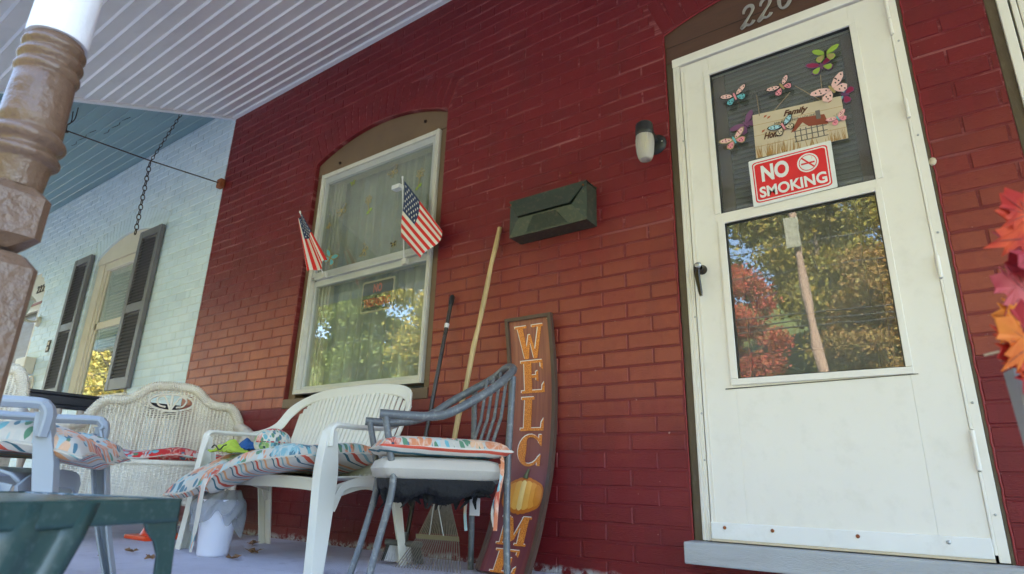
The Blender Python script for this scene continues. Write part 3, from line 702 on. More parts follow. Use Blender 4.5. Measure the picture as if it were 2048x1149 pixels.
for a in (0, .035, .062, .086): m.box(x0 + .03 + a, x0 + .052 + a, .075 + a * .25, .13, .85, 2.39, .003)
m.box(x1 - .075, x1 - .03, .08, .13, .85, 2.39, .003); m.box(x0 + .03, x1 - .03, .078, .13, 2.34, 2.394, .003)
m.box(x0 + .03, x1 - .03, .085, .13, 1.575, 1.64, .003); m.box(x0 + .03, x1 - .03, .082, .13, .85, .89, .003)
m.build('wooden_sash', M['sash'], win)
def curtain(name, label, x0, x1, z0, z1, y, col, amp=.018, n=26, seed=3, sheer=.0):
    rnd = random.Random(seed); ph = [rnd.uniform(.7, 1.3) for _ in range(n + 2)]
    m = MB(); m.grid(lambda u, v: (lerp(x0, x1, u), y + amp * math.sin(u * n * 6.283 + 1.5 * math.sin(u * 19)) * (.6 + .4 * ph[int(u * n)]) * (.7 + .3 * (1 - v)), lerp(z0, z1, v)), 260, 6)
    s = N(name + '_cloth'); P = s.pos(); X = s.sep(P); c = s.mix(s.ramp(s.noise(s.scale(P, (14, 14, .3)), 1.5, 4), .35, .65), col, tuple(v * .72 for v in col))
    s.set(Base_Color=c, Roughness=.9); t = s.n('ShaderNodeBsdfTranslucent'); s.l(c, t.inputs[0]); mx = s.n('ShaderNodeMixShader'); mx.inputs[0].default_value = .25
    s.l(s.b.outputs[0], mx.inputs[1]); s.l(t.outputs[0], mx.inputs[2]); s.l(mx.outputs[0], s.out.inputs[0])
    return tag(m.build(name, s.m), label, 'curtain')
curtain('curtain', 'grey green curtain hanging in long folds behind the window of the red house', -2.56, -1.50, .82, 2.44, .17, (.62, .67, .61), .02, 12)

def text(name, body, h, mat, parent, loc, rz=0, ext=.0008, off=0., ax='C', sx=1., shear=0., tilt=0., space=1., fit=None):
    cu = bpy.data.curves.new(name, 'FONT'); cu.body = body; cu.size = h; cu.extrude = ext; cu.offset = off; cu.align_x = 'CENTER' if ax == 'C' else 'LEFT'; cu.align_y = 'CENTER'; cu.shear = shear; cu.space_character = space; cu.resolution_u = 4
    o = bpy.data.objects.new(name, cu); COL.objects.link(o)
    dg = bpy.context.evaluated_depsgraph_get(); me = bpy.data.meshes.new_from_object(o.evaluated_get(dg)); bpy.data.objects.remove(o)
    c, s_ = math.cos(tilt), math.sin(tilt)
    xs_ = [v.co.x for v in me.vertices]; ys_ = [v.co.y for v in me.vertices]
    if fit:
        mx_, my_ = (min(xs_) + max(xs_)) / 2, (min(ys_) + max(ys_)) / 2; kx, ky = fit[0] / (max(xs_) - min(xs_)), fit[1] / (max(ys_) - min(ys_)); sx = 1.
        for v in me.vertices: v.co.x = (v.co.x - mx_) * kx; v.co.y = (v.co.y - my_) * ky
    for v in me.vertices:
        x, y, z = v.co.x * sx, v.co.y, v.co.z
        x, y = x * c - y * s_, x * s_ + y * c
        v.co = (x, -z, y)
    me.materials.clear(); me.materials.append(mat); me.name = name
    q = bpy.data.objects.new(name, me); COL.objects.link(q); q.parent = parent; q.location = Vector(loc) - (wpos(parent) if parent else Vector((0, 0, 0)))
    return q
def rrect(x0, x1, z0, z1, r, n=4):
    out = []
    for cx, cz, a in ((x1 - r, z0 + r, -90), (x1 - r, z1 - r, 0), (x0 + r, z1 - r, 90), (x0 + r, z0 + r, 180)):
        for k in range(n + 1):
            A = R_(a + 90 * k / n); out.append((cx + r * math.cos(A), cz + r * math.sin(A)))
    return out
nts = thing('warning_sign', 'black and red no trespassing sign behind the lower pane', 'sign', (-1.94, .066, 1.41))
m = MB(); m.polyxz(rrect(-2.088, -1.80, 1.312, 1.518, .012), .066, .068); m.build('border', M['cream'], nts)
m = MB(); m.polyxz(rrect(-2.076, -1.812, 1.324, 1.506, .014), .0645, .066); m.build('panel', M['ntblack'], nts)
text('lettering', 'NO', .095, M['ntred'], nts, (-1.944, .064, 1.465), off=.003, fit=(.075, .055))
text('lettering', 'TRESPASSING', .078, M['ntred'], nts, (-1.944, .064, 1.375), off=.0025, fit=(.235, .055))

# stickers on the upper pane -------------------------------------------------
def wing_shape(kind, sgn):
    if kind == 'fore': p = [(0, .05), (.12, .42), (.45, .78), (.85, .92), (1.0, .78), (.86, .42), (.55, .12), (.2, 0)]
    else: p = [(0, 0), (.25, .02), (.6, -.08), (.72, -.35), (.55, -.68), (.32, -.72), (.12, -.42)]
    return [((x * 1.15 + .04) * sgn, z * (.82 if kind == 'fore' else .9)) for x, z in p]
def place_xz(pts, c, s, rot, sq=1.):
    cs, sn = math.cos(rot), math.sin(rot)
    return [(c[0] + (x * sq * cs - z * sn) * s, c[2] + (x * sq * sn + z * cs) * s) for x, z in pts]
def butterfly(label, c, s, rot, mats, group, body='gold', rim='ink', spots='ink', sqL=1., sqR=1., name='butterfly_decal', y=None, spread=.0):
    t = thing(name, label, 'butterfly', c, 0, group); y = c[1]
    for sg, sq in ((-1, sqL), (1, sqR)):
        for kd in ('hind', 'fore'):
            sh = wing_shape(kd, sg); cx = sum(p[0] for p in sh) / len(sh); cz = sum(p[1] for p in sh) / len(sh)
            yy = y - (.002 if kd == 'fore' else 0)
            m = MB(); m.polyxz(place_xz(sh, c, s, rot, sq), yy - .0015, yy); m.build('wing', M[rim], t)
            inn = [(cx + (p[0] - cx) * .80, cz + (p[1] - cz) * .80) for p in sh]
            m = MB(); m.polyxz(place_xz(inn, c, s, rot, sq), yy - .0025, yy - .0015); wo_ = m.build('wing_panel', M[mats[0] if kd == 'fore' else mats[1]], t)
            if spots:
                m = MB(); rr = random.Random(int(c[0] * 1000) + sg)
                for q in range(5 if kd == 'fore' else 3):
                    f = rr.uniform(.2, .66); e = sh[(q * 2 + 2) % len(sh)]; px, pz = cx + (e[0] - cx) * f, cz + (e[1] - cz) * f
                    m.polyxz(place_xz([(px + .05 * math.cos(A), pz + .075 * math.sin(A)) for A in (0, 1.2, 2.5, 3.8, 5)], c, s, rot, sq), yy - .0031, yy - .0025)
                m.build('wing_spots', M[spots], t)
    m = MB(); b = [(-.06, -.35), (.06, -.35), (.09, .1), (.05, .32), (-.05, .32), (-.09, .1)]
    m.polyxz(place_xz(b, c, s, rot), y - .007, y - .001)
    m.build('body', M[body], t)
    m = MB()
    for sg in (-1, 1):
        pts = place_xz([(.02 * sg, .3), (.10 * sg, .5), (.22 * sg, .66)], c, s, rot); m.tube([(p[0], y - .004, p[1]) for p in pts], s * .012, 5)
    m.build('antennae', M['ink'], t)
    return t
def wp(px, py, Y): return tuple(at(px, py, Y))
g = 'stickers on the window of the red house'
def sticker_butterfly(px, py, s, rot, lab, fill):
    c = wp(px, py, .038); butterfly(lab, c, s, rot, (fill, fill), g, 'gold', 'gold', None, name='butterfly_sticker')
sticker_butterfly(684, 422, .045, .35, 'small gold outlined clear butterfly sticker on the left of the upper pane', 'clearfilm')
sticker_butterfly(787, 345, .042, .5, 'clear gold edged butterfly sticker high on the upper pane near its flower', 'clearfilm')
sticker_butterfly(729, 502, .04, 1.2, 'folded gold butterfly sticker low in the middle of the upper pane', 'clearfilm')
sticker_butterfly(661, 517, .065, -.5, 'teal butterfly sticker at the lower left corner of the upper pane', 'teal')
sticker_butterfly(706, 367, .022, .2, 'tiny pale clover sticker near the top of the upper pane', 'lime')
sticker_butterfly(658, 453, .022, .9, 'tiny clear sticker beside the left edge of the upper pane', 'gold')
sticker_butterfly(787, 489, .024, .1, 'tiny dark star sticker low on the right of the upper pane', 'ink')
def flower(px, py, s, lab, dx):
    c = wp(px, py, .038); t = thing('flower_sticker', lab, 'sticker', c, 0, g)
    for k in range(6):
        a = k * math.pi / 3 + .3; ca, sa = math.cos(a), math.sin(a)
        pts = [(c[0] + s * (u * ca - v * sa), c[2] + s * (u * sa + v * ca)) for u, v in ((.12, 0), (.5, .28), (.95, .22), (1.05, 0), (.95, -.22), (.5, -.28))]
        ins = [(c[0] + s * (u * ca - v * sa), c[2] + s * (u * sa + v * ca)) for u, v in ((.25, 0), (.5, .18), (.85, .13), (.95, 0), (.85, -.13), (.5, -.18))]
        m = MB(); m.polyxz(pts, c[1] - .001, c[1]); m.build('petal', M['gold'], t); m = MB(); m.polyxz(ins, c[1] - .0018, c[1] - .001); m.build('petal_film', M['clearfilm'], t)
    m = MB(); m.tube([(c[0], c[1] - .001, c[2] - s * .3), (c[0] + dx * .4, c[1] - .001, c[2] - s * 2.0), (c[0] + dx, c[1] - .001, c[2] - s * 3.2)], .0022, 5); m.build('stem', M['gold'], t)
    for q, (u, v) in enumerate(((.8, -2.4), (-.6, -2.9))):
        m = MB(); x, z = c[0] + dx * .6 + s * u * .5, c[2] + s * v; m.polyxz([(x - s * .35, z - s * .3), (x + s * .3, z - s * .25), (x + s * .45, z + s * .35), (x - s * .1, z + s * .2)], c[1] - .0012, c[1]); m.build('leaf', M['lime'], t)
flower(737, 400, .032, 'pink flower sticker with a gold stem in the middle of the upper pane', .025)
flower(841, 347, .034, 'pink flower sticker with green leaves at the top right of the upper pane', -.02)

# flags ------------------------------------------------------------------------
def flag(label, hoist0, hoist1, fly0, fly1, pole, ripple, folds, ph, stickr=.004, vr=(0, 1)):
    """hoist0->fly0 is the top edge, hoist1->fly1 the bottom edge"""
    A, B, C_, D = map(Vector, (hoist0, fly0, fly1, hoist1)); base = Vector(pole[-1])
    t = thing('flag', label, 'flag', base, 0, 'small flags at the window')
    m = MB()
    nrm = (B - A).cross(D - A).normalized()
    if nrm.y > 0: nrm = -nrm
    def fn(u, v):
        p = (A * (1 - u) + B * u) * (v) + (D * (1 - u) + C_ * u) * (1 - v)
        return p + nrm * (ripple * math.sin(v * folds + ph + u * .6) * (.25 + .75 * u))
    m.grid(fn, 40, 26); m.uv = [(a_, lerp(vr[0], vr[1], b_)) for a_, b_ in m.uv]; o = m.build('cloth', M['flag'], t)
    sol = o.modifiers.new('thick', 'SOLIDIFY'); sol.thickness = .0008
    m = MB(); m.tube(pole, stickr, 8); m.build('stick', M['bamboo'] if False else M['whitetrim'], t)
    m = MB(); p = pole[0]; m.lathe([(.001, .012), (.006, .008), (.007, 0), (.004, -.006)], p, 10); m.build('finial', M['gold'] if False else M['whitetrim'], t)
    m = MB(); p = pole[-1]; m.box(p[0] - .018, p[0] + .018, p[1] - .006, .02, p[2] - .015, p[2] + .02, .003); m.build('bracket', M['aluwhite'], t)
flag('small american flag hanging from its stick across the right side of the window', wp(808, 362, -.06), wp(803, 474, -.05), wp(886, 463, -.10), wp(846, 518, -.09),
     [wp(805, 356, -.055), wp(806, 420, -.035), wp(808, 524, .0)], .022, 5.5, .4)
flag('small folded american flag leaning left over the edge of the window', wp(604, 428, -.12), wp(597, 440, -.13), wp(657, 522, -.09), wp(619, 547, -.13),
     [wp(600, 425, -.12), wp(622, 480, -.075), wp(647, 551, .0)], .028, 8.0, 0.5, vr=(.30, 1.0))
m = MB(); m.box(wp(790, 379, .0)[0], wp(805, 379, .0)[0], -.03, .012, wp(790, 381, .0)[2] - .009, wp(790, 379, .0)[2] + .012, .003)
tag(m.build('flag_clip', M['whitetrim']), 'white clip on the pane holding the stick of the right flag', 'clip')

# ================================================================== STORM DOOR
door = thing('storm_door', 'cream white storm door with two glass panes under the number 220', 'door', (.436, 0, .17))
FR = MB(); FR.box(0, .032, -.004, .04, .172, 2.19, .002); FR.box(.846, .872, -.004, .04, .172, 2.19, .002); FR.box(0, .872, -.012, .04, 2.19, 2.232, .003); FR.box(.008, .012, -.009, -.004, .172, 2.19); FR.box(.020, .024, -.008, -.004, .172, 2.19)
FR.build('door_frame', M['door'], door)
m = MB(); YF = -.006
m.box(.036, .163, YF, .03, .20, 2.180, .002); m.box(.712, .838, YF, .03, .20, 2.180, .002)
m.box(.163, .712, YF, .03, 2.087, 2.180, .0); m.box(.163, .712, YF, .03, .20, .728, .0); m.box(.163, .712, YF - .001, .03, 1.384, 1.417, .0)
leaf = m.build('door_leaf', M['door'], door)
m = MB()
for (a, b, c, d) in ((.140, .735, 2.087, 2.112), ):
    m.box(a, b, YF - .006, YF, c, d, .002)
m.box(.140, .163, YF - .006, YF, 1.417, 2.087, .002); m.box(.712, .735, YF - .006, YF, 1.417, 2.087, .002)
m.build('window_trim', M['door'], door)
m = MB(); m.box(.148, .174, YF - .008, YF, .742, 1.384, .002); m.box(.704, .724, YF - .008, YF, .742, 1.384, .002); m.box(.148, .724, YF - .009, YF, .718, .741, .002); m.box(.174, .704, YF - .007, YF, 1.370, 1.386, .002)
m.build('window_trim', M['door'], door)
m = MB(); m.polyxz([(.1245, .704), (.735, .716), (.735, .7175), (.1245, .7075)], YF - .003, YF); m.build('trim_gap', M['darkvoid'], door)
m = MB(); m.box(.163, .712, .010, .014, 1.417, 2.087); m.build('pane', M['glass'], door)
m = MB(); m.box(.174, .704, .004, .008, .741, 1.372); m.build('pane', M['glass'], door)
m = MB(); m.box(.036, .838, YF - .010, YF, .180, .236, .003); sw = m.build('door_sweep', M['doorlow'], door)
m = MB(); m.polyxz([(.036, .172), (.838, .172), (.838, .181), (.5, .185), (.036, .181)], YF - .008, .0); m.build('weather_strip', M['cream'], door)
for x, k in ((.085, 1), (.245, 1), (.500, 1), (.735, 0)):
    m = MB(); m.lathe([(.0005, -.022), (.005, -.020), (.0062, -.016)], (x, 0, .219), 10, axis='y'); m.build('screw', M['rust'] if k else M['screw'], sw)
m = MB(); m.box(.0375, .0405, YF - .004, YF, .2, 2.18); m.box(.052, .054, YF - .003, YF, .2, 2.18); m.build('edge_bead', M['door'], door)
zz = [.19, .42, .54, 1.02, 1.10, 1.62, 1.70, 1.98, 2.05, 2.18]
for a, b in zip(zz, zz[1:]):
    m = MB(); k = (b - a) < .15
    m.box(.8385, .846, YF - (.010 if k else .004), .02, a + .001, b - .001, .002)
    if k: m.tube([(.8425, YF - .008, a + .002), (.8425, YF - .008, b - .002)], .0065, 10)
    m.build('hinge' if k else 'hinge_strip', M['door'], door)
for x, zs_ in ((.026, (.45, .62, 1.0, 1.8)), (.858, (.30, .62, 1.18, 1.55, 1.95))):
    for z in zs_:
        m = MB(); m.lathe([(.0005, -.0085), (.0035, -.0075), (.004, -.004)], (x, 0, z), 8, axis='y'); m.build('screw', M['screw'], door)
m = MB(); c_ = (.070, 0, 1.190)
m.lathe([(.020, -.006), (.020, -.014), (.013, -.022), (.012, -.040)], c_, 18, axis='y'); h = m.build('handle', M['bronze'], door)
m = MB(); pts = cr([(.070, -.043, 1.207), (.064, -.052, 1.195), (.063, -.054, 1.16), (.066, -.050, 1.115), (.070, -.046, 1.070)], 4)
m.ribbon(pts, [.020, .024, .026, .026, .025, .024, .024, .023, .022, .021, .020, .019, .018, .017, .016, .014, .010][:len(pts)], .013, (1, 0, 0), smooth=True, rnd=.6); m.build('lever', M['bronze'], h)
m = MB(); m.lathe([(.0135, -.056), (.011, -.062), (.001, -.063)], (.069, 0, 1.196), 14, axis='y'); m.build('lock_button', M['screw'], h)

for (a, b, c, d) in ((.163, .712, 1.417, 2.087), (.174, .704, .741, 1.370)):
    m = MB(); g_ = .004; y_ = -.0035
    m.box(a, a + g_, y_, .010, c, d); m.box(b - g_, b, y_, .010, c, d); m.box(a + g_, b - g_, y_, .010, d - g_, d); m.box(a + g_, b - g_, y_, .010, c, c + g_)
    m.build('gasket', M['black'], door)
inner = thing('entry_door', 'dark panelled entry door standing behind the storm door glass', 'door', (.43, .11, .2))
m = MB(); m.box(.03, .85, .10, .14, .17, 2.22); m.build('door_leaf', M['inner'], inner)
m = MB(); m.box(.033, .205, .07, .099, .17, 2.22, .004); m.box(.67, .84, .07, .099, .17, 2.22, .004); m.build('stile', M['transom'], inner)
for z in (.35, .98, 1.62): m = MB(); m.box(.24, .63, .088, .099, z, z + .5, .006); m.build('panel', M['inner'], inner)
dbl = thing('window_blind', 'dark narrow slat blind behind the storm door glass', 'blind', (.45, .09, 1.45))
sm_ = MB(); sm_.grid(lambda u, v: (lerp(.208, .668, u), .066 + .004 * math.sin(v * math.pi) * -1 + .010 * v, lerp(-.0125, .0105, v)), 1, 5, uv=False)
dsl = sm_.mesh('slat', pm('charcoal_slat', (.105, .11, .115), .38, .1, 20), (.45, .09, 0))
for k in range(32):
    o = bpy.data.objects.new('slat', dsl); COL.objects.link(o); o.parent = dbl; o.location = (0, 0, 2.10 - k * .0225 - 1.45)
cas = thing('door_casing', 'dark brown casing and arched head board with the number 220', 'door casing', (.42, .03, .17))
m = MB(); m.box(-.037, -.001, .014, .11, .166, 2.40, .003); m.build('jamb', M['casing'], cas)
m = MB(); m.box(.873, .883, .005, .11, .166, 2.40, .002); m.build('jamb', M['casing'], cas)
m = MB(); m.polyxz([(-.037, 2.234), (.882, 2.234)] + arch_pts(-.037, .882, 2.401, .088)[::-1], .012, .08); m.build('head_board', M['transom'], cas)
m = MB(); m.box(-.03, .875, .0105, .012, 2.323, 2.3245); m.build('board_groove', M['darkvoid'], cas)
m = MB()
rr = random.Random(3); pts = [(-.038 + rr.uniform(-.0015, .0015), .005, .17 + .0223 * k) for k in range(101)]; m.tube(pts, .003, 6)
pts = [(.8855 + rr.uniform(-.002, .002), .004, .17 + .0223 * k) for k in range(101)]; m.tube(pts, .0035, 6)
pts = [(x, .006, z - .003) for x, z in arch_pts(-.037, .882, 2.401, .088, 40)]; m.tube(pts, .004, 6)
M['redcaulk'] = pm('bright_red_caulk', (.26, .018, .024), .4, .2, 60, 200, .5)
m.build('caulk_bead', M['redcaulk'], cas)
m = MB(); m.lathe([(.0005, -.002), (.011, -.0015), (.012, .012)], (.884, 0, 1.44), 9, axis='y')
m.v = [(x, y, 1.44 + (z - 1.44) * 1.35) for x, y, z in m.v]; m.build('putty_patch', M['cream'], cas)
# numerals -----------------------------------------------------------------
def numeral(ch, x, z, lab):
    t = thing('house_number', lab, 'number', (x, .008, z), 0, 'numerals of 220 over the storm door')
    H = .105
    P2 = [(.0, .68), (.02, .86), (.14, .98), (.30, .95), (.37, .80), (.33, .62), (.20, .40), (.06, .16), (-.02, .02), (.04, .04), (.16, .10), (.28, .04), (.40, .10), (.45, .20)]
    P0 = [(.22, .98), (.08, .86), (.02, .6), (.04, .3), (.12, .08), (.24, .02), (.38, .12), (.46, .36), (.44, .66), (.36, .90), (.22, .98)]
    pts = P2 if ch == '2' else P0
    path = cr([(x - .02 + u * H + .16 * (v - .5) * H, .006, z - H / 2 + v * H) for u, v in pts], 4); n = len(path)
    wds = [.009 + .007 * abs(math.sin(i / n * 7.5)) for i in range(n)]
    m = MB(); m.ribbon(path, wds, .005, (0, 1, 0) if False else [(path[min(i + 1, n - 1)] - path[max(i - 1, 0)]).cross(Vector((0, 1, 0))) for i in range(n)], rnd=.4); m.build('numeral', M['silver'], t)
numeral('2', .346, 2.325, 'leftmost silver numeral 2 on the brown board over the door')
numeral('2', .418, 2.330, 'silver numeral 2 in the middle of the number over the door')
numeral('0', .495, 2.347, 'silver numeral 0 ending the number over the door')
m = MB(); m.box(-.047, .93, -.075, .03, .095, .168, .006)
tag(m.build('door_step', M['stone']), 'grey painted sill board under the storm door', 'step')

# signs and butterflies on the door ----------------------------------------
P_ = lambda px, py: at(px, py, -.010)
def quadmap(c00, c10, c11, c01, y):
    a, b, c, d = [Vector((p.x, p.z)) for p in (c00, c10, c11, c01)]
    return lambda u, v: tuple((a * (1 - u) + b * u) * (1 - v) + (d * (1 - u) + c * u) * v)
ns = thing('no_smoking_sign', 'red and white no smoking sign on the middle rail of the storm door', 'sign', tuple(P_(1587, 345)))
q = quadmap(P_(1508, 416), P_(1676, 375), P_(1662, 282), P_(1497, 325), 0)
def qpoly(pts, y0, y1, mat, name, par):
    m = MB(); m.polyxz([q(u, v) for u, v in pts], y0, y1); return m.build(name, mat, par)
qpoly(rrect(0, 1, 0, 1, .02), -.0145, -.0125, M['signwhite'], 'panel', ns)
qpoly(rrect(.04, .95, .06, .94, .06), -.0150, -.0145, M['signred'], 'border_line', ns)
qpoly(rrect(.055, .935, .085, .915, .05), -.0154, -.0150, M['signwhite'], 'border_line', ns)
qpoly(rrect(.068, .922, .11, .89, .045), -.0158, -.0154, M['signred'], 'field', ns)
def tx(body, u, v, h, mat, par, y, **k):
    a = Vector(q(u - .05, v)); b = Vector(q(u + .05, v)); tl = math.atan2(b.y - a.y, b.x - a.x); c = q(u, v)
    return text('lettering', body, h, mat, par, (c[0], y, c[1]), tilt=tl, **k)
SW = (Vector(q(1, .5)) - Vector(q(0, .5))).length; SH = (Vector(q(.5, 1)) - Vector(q(.5, 0))).length
tx('NO', .315, .655, SH * .5, M['signwhite'], ns, -.0162, off=.004, fit=(SW * .34, SH * .36))
tx('SMOKING', .50, .265, SH * .3, M['signwhite'], ns, -.0162, off=.0018, fit=(SW * .80, SH * .235))
ee = [(.71 + .125 * math.cos(A) , .65 + .20 * math.sin(A)) for A in [k * math.pi / 12 for k in range(24)]]
qpoly(ee, -.0162, -.0158, M['signwhite'], 'ring', ns)
qpoly([(.71 + .106 * math.cos(A), .65 + .17 * math.sin(A)) for A in [k * math.pi / 12 for k in range(24)]], -.0165, -.0162, M['signred'], 'ring', ns)
qpoly([(.71 + .096 * math.cos(A), .65 + .155 * math.sin(A)) for A in [k * math.pi / 12 for k in range(24)]], -.0168, -.0165, M['signwhite'], 'ring', ns)
qpoly([(.63, .62), (.79, .62), (.79, .655), (.63, .655)], -.0171, -.0168, M['signred'], 'cigarette', ns)
qpoly([(.635, .765), (.65, .785), (.79, .535), (.775, .515)], -.0174, -.0171, M['signred'], 'slash', ns)
qpoly([(.745, .70), (.765, .735), (.755, .775), (.77, .735)], -.0171, -.0168, M['signred'], 'smoke_curl', ns)

pl = thing('family_plaque', 'cream printed plaque with a cottage hanging behind the no smoking sign', 'plaque', tuple(at(1600, 250, -.004)))
PL = lambda px, py: at(px, py, -.004)
q = quadmap(PL(1513, 318), PL(1697, 277), PL(1682, 193), PL(1505, 232), 0)
qpoly([(0, 0), (1, 0), (1, 1), (0, 1)], -.007, -.003, M['cream'], 'board', pl)
for v in (.25, .5, .75): qpoly([(0, v), (1, v), (1, v + .008), (0, v + .008)], -.0073, -.007, M['wheat'], 'board_line', pl)
qpoly([(.46, .20), (.80, .20), (.80, .50), (.46, .42)], -.0076, -.007, M['cream'], 'cottage_wall', pl)
for u in (.46, .52, .58, .64, .70, .76): qpoly([(u, .16), (u + .012, .16), (u + .012, .46), (u, .46)], -.0079, -.0076, M['greyprint'], 'timber', pl)
for v in (.16, .28, .40): qpoly([(.45, v), (.81, v), (.81, v + .02), (.45, v + .02)], -.0079, -.0076, M['greyprint'], 'timber', pl)
qpoly([(.42, .40), (.52, .70), (.80, .66), (.83, .42), (.62, .46), (.56, .58), (.47, .42)], -.0082, -.0079, M['roofprint'], 'cottage_roof', pl)
qpoly([(.71, .58), (.76, .58), (.76, .78), (.71, .78)], -.0084, -.0082, M['greyprint'], 'chimney', pl)
m = MB(); rr = random.Random(5)
for k in range(120):
    u = rr.uniform(.02, .98); 
    if .44 < u < .80 and rr.random() < .7: continue
    hgt = rr.uniform(.1, .32); l = rr.uniform(-.03, .03)
    m.polyxz([q(u, .0), q(u + .008, .0), q(u + l + .003, hgt)], -.0078 - rr.random() * .0004, -.007)
m.build('wheat_print', M['wheat'], pl)['kind'] = 'stuff'
tx('Family', .50, .86, .040, M['brownprint'], pl, -.0075, shear=.35, off=.0014, fit=(.090, .034))
tx('MAKES THIS HOUSE A', .5, .69, .023, M['greyprint'], pl, -.0073, fit=(.165, .0125))
tx('Home', .22, .46, .042, M['brownprint'], pl, -.0075, shear=.35, off=.0014, fit=(.070, .030))
m = MB()
for (u, v) in ((.13, .88), (.17, .84), (.86, .90), (.09, .55)): m.polyxz([q(u, v), q(u + .03, v + .02), q(u + .045, v + .06), q(u + .01, v + .05)], -.0076, -.007)
m.build('leaf_print', M['leafprint'], pl)
m = MB()
for a, b in (((1548, 222), (1580, 185)), ((1590, 172), (1640, 200)), ((1519, 232), (1513, 190)), ((1645, 200), (1641, 150))):
    m.tube([tuple(at(*a, -.008)), tuple(at(*b, -.010))], .0016, 5)
m.build('string', M['twine'], pl)
g = 'butterfly stickers on the storm door glass'
for lab, px, py, s, rot, mats, body, rim, spots, sl_, sr_ in (
    ('blue butterfly with black striped wing tips at the upper left of the glass', 1470, 194, .050, .22, ('palepink', 'teal'), 'pink', 'ink', 'ink', 1, 1),
    ('large pink butterfly high in the middle of the glass', 1564, 174, .048, .45, ('palepink', 'pink'), 'gold', 'ink', 'ink', 1, .8),
    ('green and gold butterfly at the top right of the glass', 1651, 110, .045, -.1, ('lime', 'gold'), 'ink', 'lime', None, .9, .9),
    ('pale pink spotted butterfly right over the plaque corner', 1664, 180, .057, .45, ('palepink', 'palepink'), 'gold', 'palepink', 'ink', 1, 1),
    ('pale blue butterfly with black lower wings in front of the plaque', 1567, 254, .046, .35, ('skyblue', 'cream'), 'pink', 'ink', 'ink', 1, .9),
    ('pink dotted butterfly at the right end of the plaque', 1676, 238, .031, .35, ('palepink', 'pink'), 'teal', 'pink', 'magenta', 1, 1),
    ('pink butterfly with gold rims at the lower left of the glass', 1469, 281, .048, .35, ('palepink', 'pink'), 'teal', 'gold', 'magenta', 1, 1)):
    butterfly(lab, tuple(at(px, py, -.014)), s, rot, mats, g, body, rim, spots, sl_, sr_)
for lab, px, py, s, rot, mats in (('dark red and green butterfly just below the green one', 1643, 133, .046, .1, ('magenta', 'lime')), ('dim mauve butterfly behind the pink one at the left', 1492, 250, .05, .6, ('purple', 'purple')), ('dark teal and red butterfly beside the right end of the plaque', 1690, 190, .042, 1.2, ('teal', 'magenta'))):
    butterfly(lab, tuple(at(px, py, .007)), s, rot, mats, g, 'purple', 'purple', None)
m = MB(); rr = random.Random(8)
pts = [tuple(at(1500 + 3 * k, 188 - k * .8 + rr.uniform(-6, 6), -.002)) for k in range(13)]; m.tube(pts, .0018, 5)
tag(m.build('wire_word', M['greyprint']), 'thin dark wire word ornament beside the blue butterfly', 'ornament')

# ================================================================== LAMP, MAILBOX
lamp = thing('wall_lamp', 'black porch lamp with a ribbed glass jar between mailbox and door', 'lamp', (-.105, 0, 1.83))
m = MB(); m.lathe([(.001, -.018), (.035, -.018), (.046, -.010), (.050, 0)], (-.100, 0, 1.825), 24, axis='y'); m.build('wall_plate', M['black'], lamp)
m = MB(); m.ribbon(cr([(-.100, -.012, 1.835), (-.103, -.05, 1.852), (-.108, -.085, 1.855)], 4), .034, .022, (1, 0, 0), rnd=.6); m.build('arm', M['black'], lamp)
LC = (-.110, -.105, 0)
m = MB(); m.lathe([(.001, 1.885), (.028, 1.884), (.036, 1.878), (.038, 1.87), (.040, 1.835), (.040, 1.820), (.0365, 1.818)], LC, 28); m.build('cap', M['black'], lamp)
s = N('ribbed_lamp_glass'); s.set(Base_Color=(.78, .74, .68), Roughness=.25); s.b.inputs['Transmission Weight'].default_value = .55; s.b.inputs['IOR'].default_value = 1.3; M['jar'] = s.m
m = MB(); prof = [(.037, 1.818), (.0395, 1.80), (.040, 1.775), (.037, 1.74), (.031, 1.712), (.027, 1.706), (.026, 1.702), (.001, 1.704)]; nn = 96
vs = []
for i, (r_, z) in enumerate(prof):
    for k in range(nn):
        A = 2 * math.pi * k / nn; rr_ = r_ * (1 + (.022 * math.cos(A * 24) if i < 5 else 0)); vs.append((LC[0] + rr_ * math.cos(A), LC[1] + rr_ * math.sin(A), z))
m.add(vs, [(i * nn + k, i * nn + (k + 1) % nn, (i + 1) * nn + (k + 1) % nn, (i + 1) * nn + k) for i in range(len(prof) - 1) for k in range(nn)], True)
m.build('glass_jar', M['jar'], lamp)
m = MB(); m.lathe([(.001, 1.745), (.012, 1.746), (.017, 1.758), (.018, 1.772), (.012, 1.80), (.012, 1.82)], LC, 16); m.build('bulb', pm('yellow_bulb', (.75, .58, .15), .4), lamp)

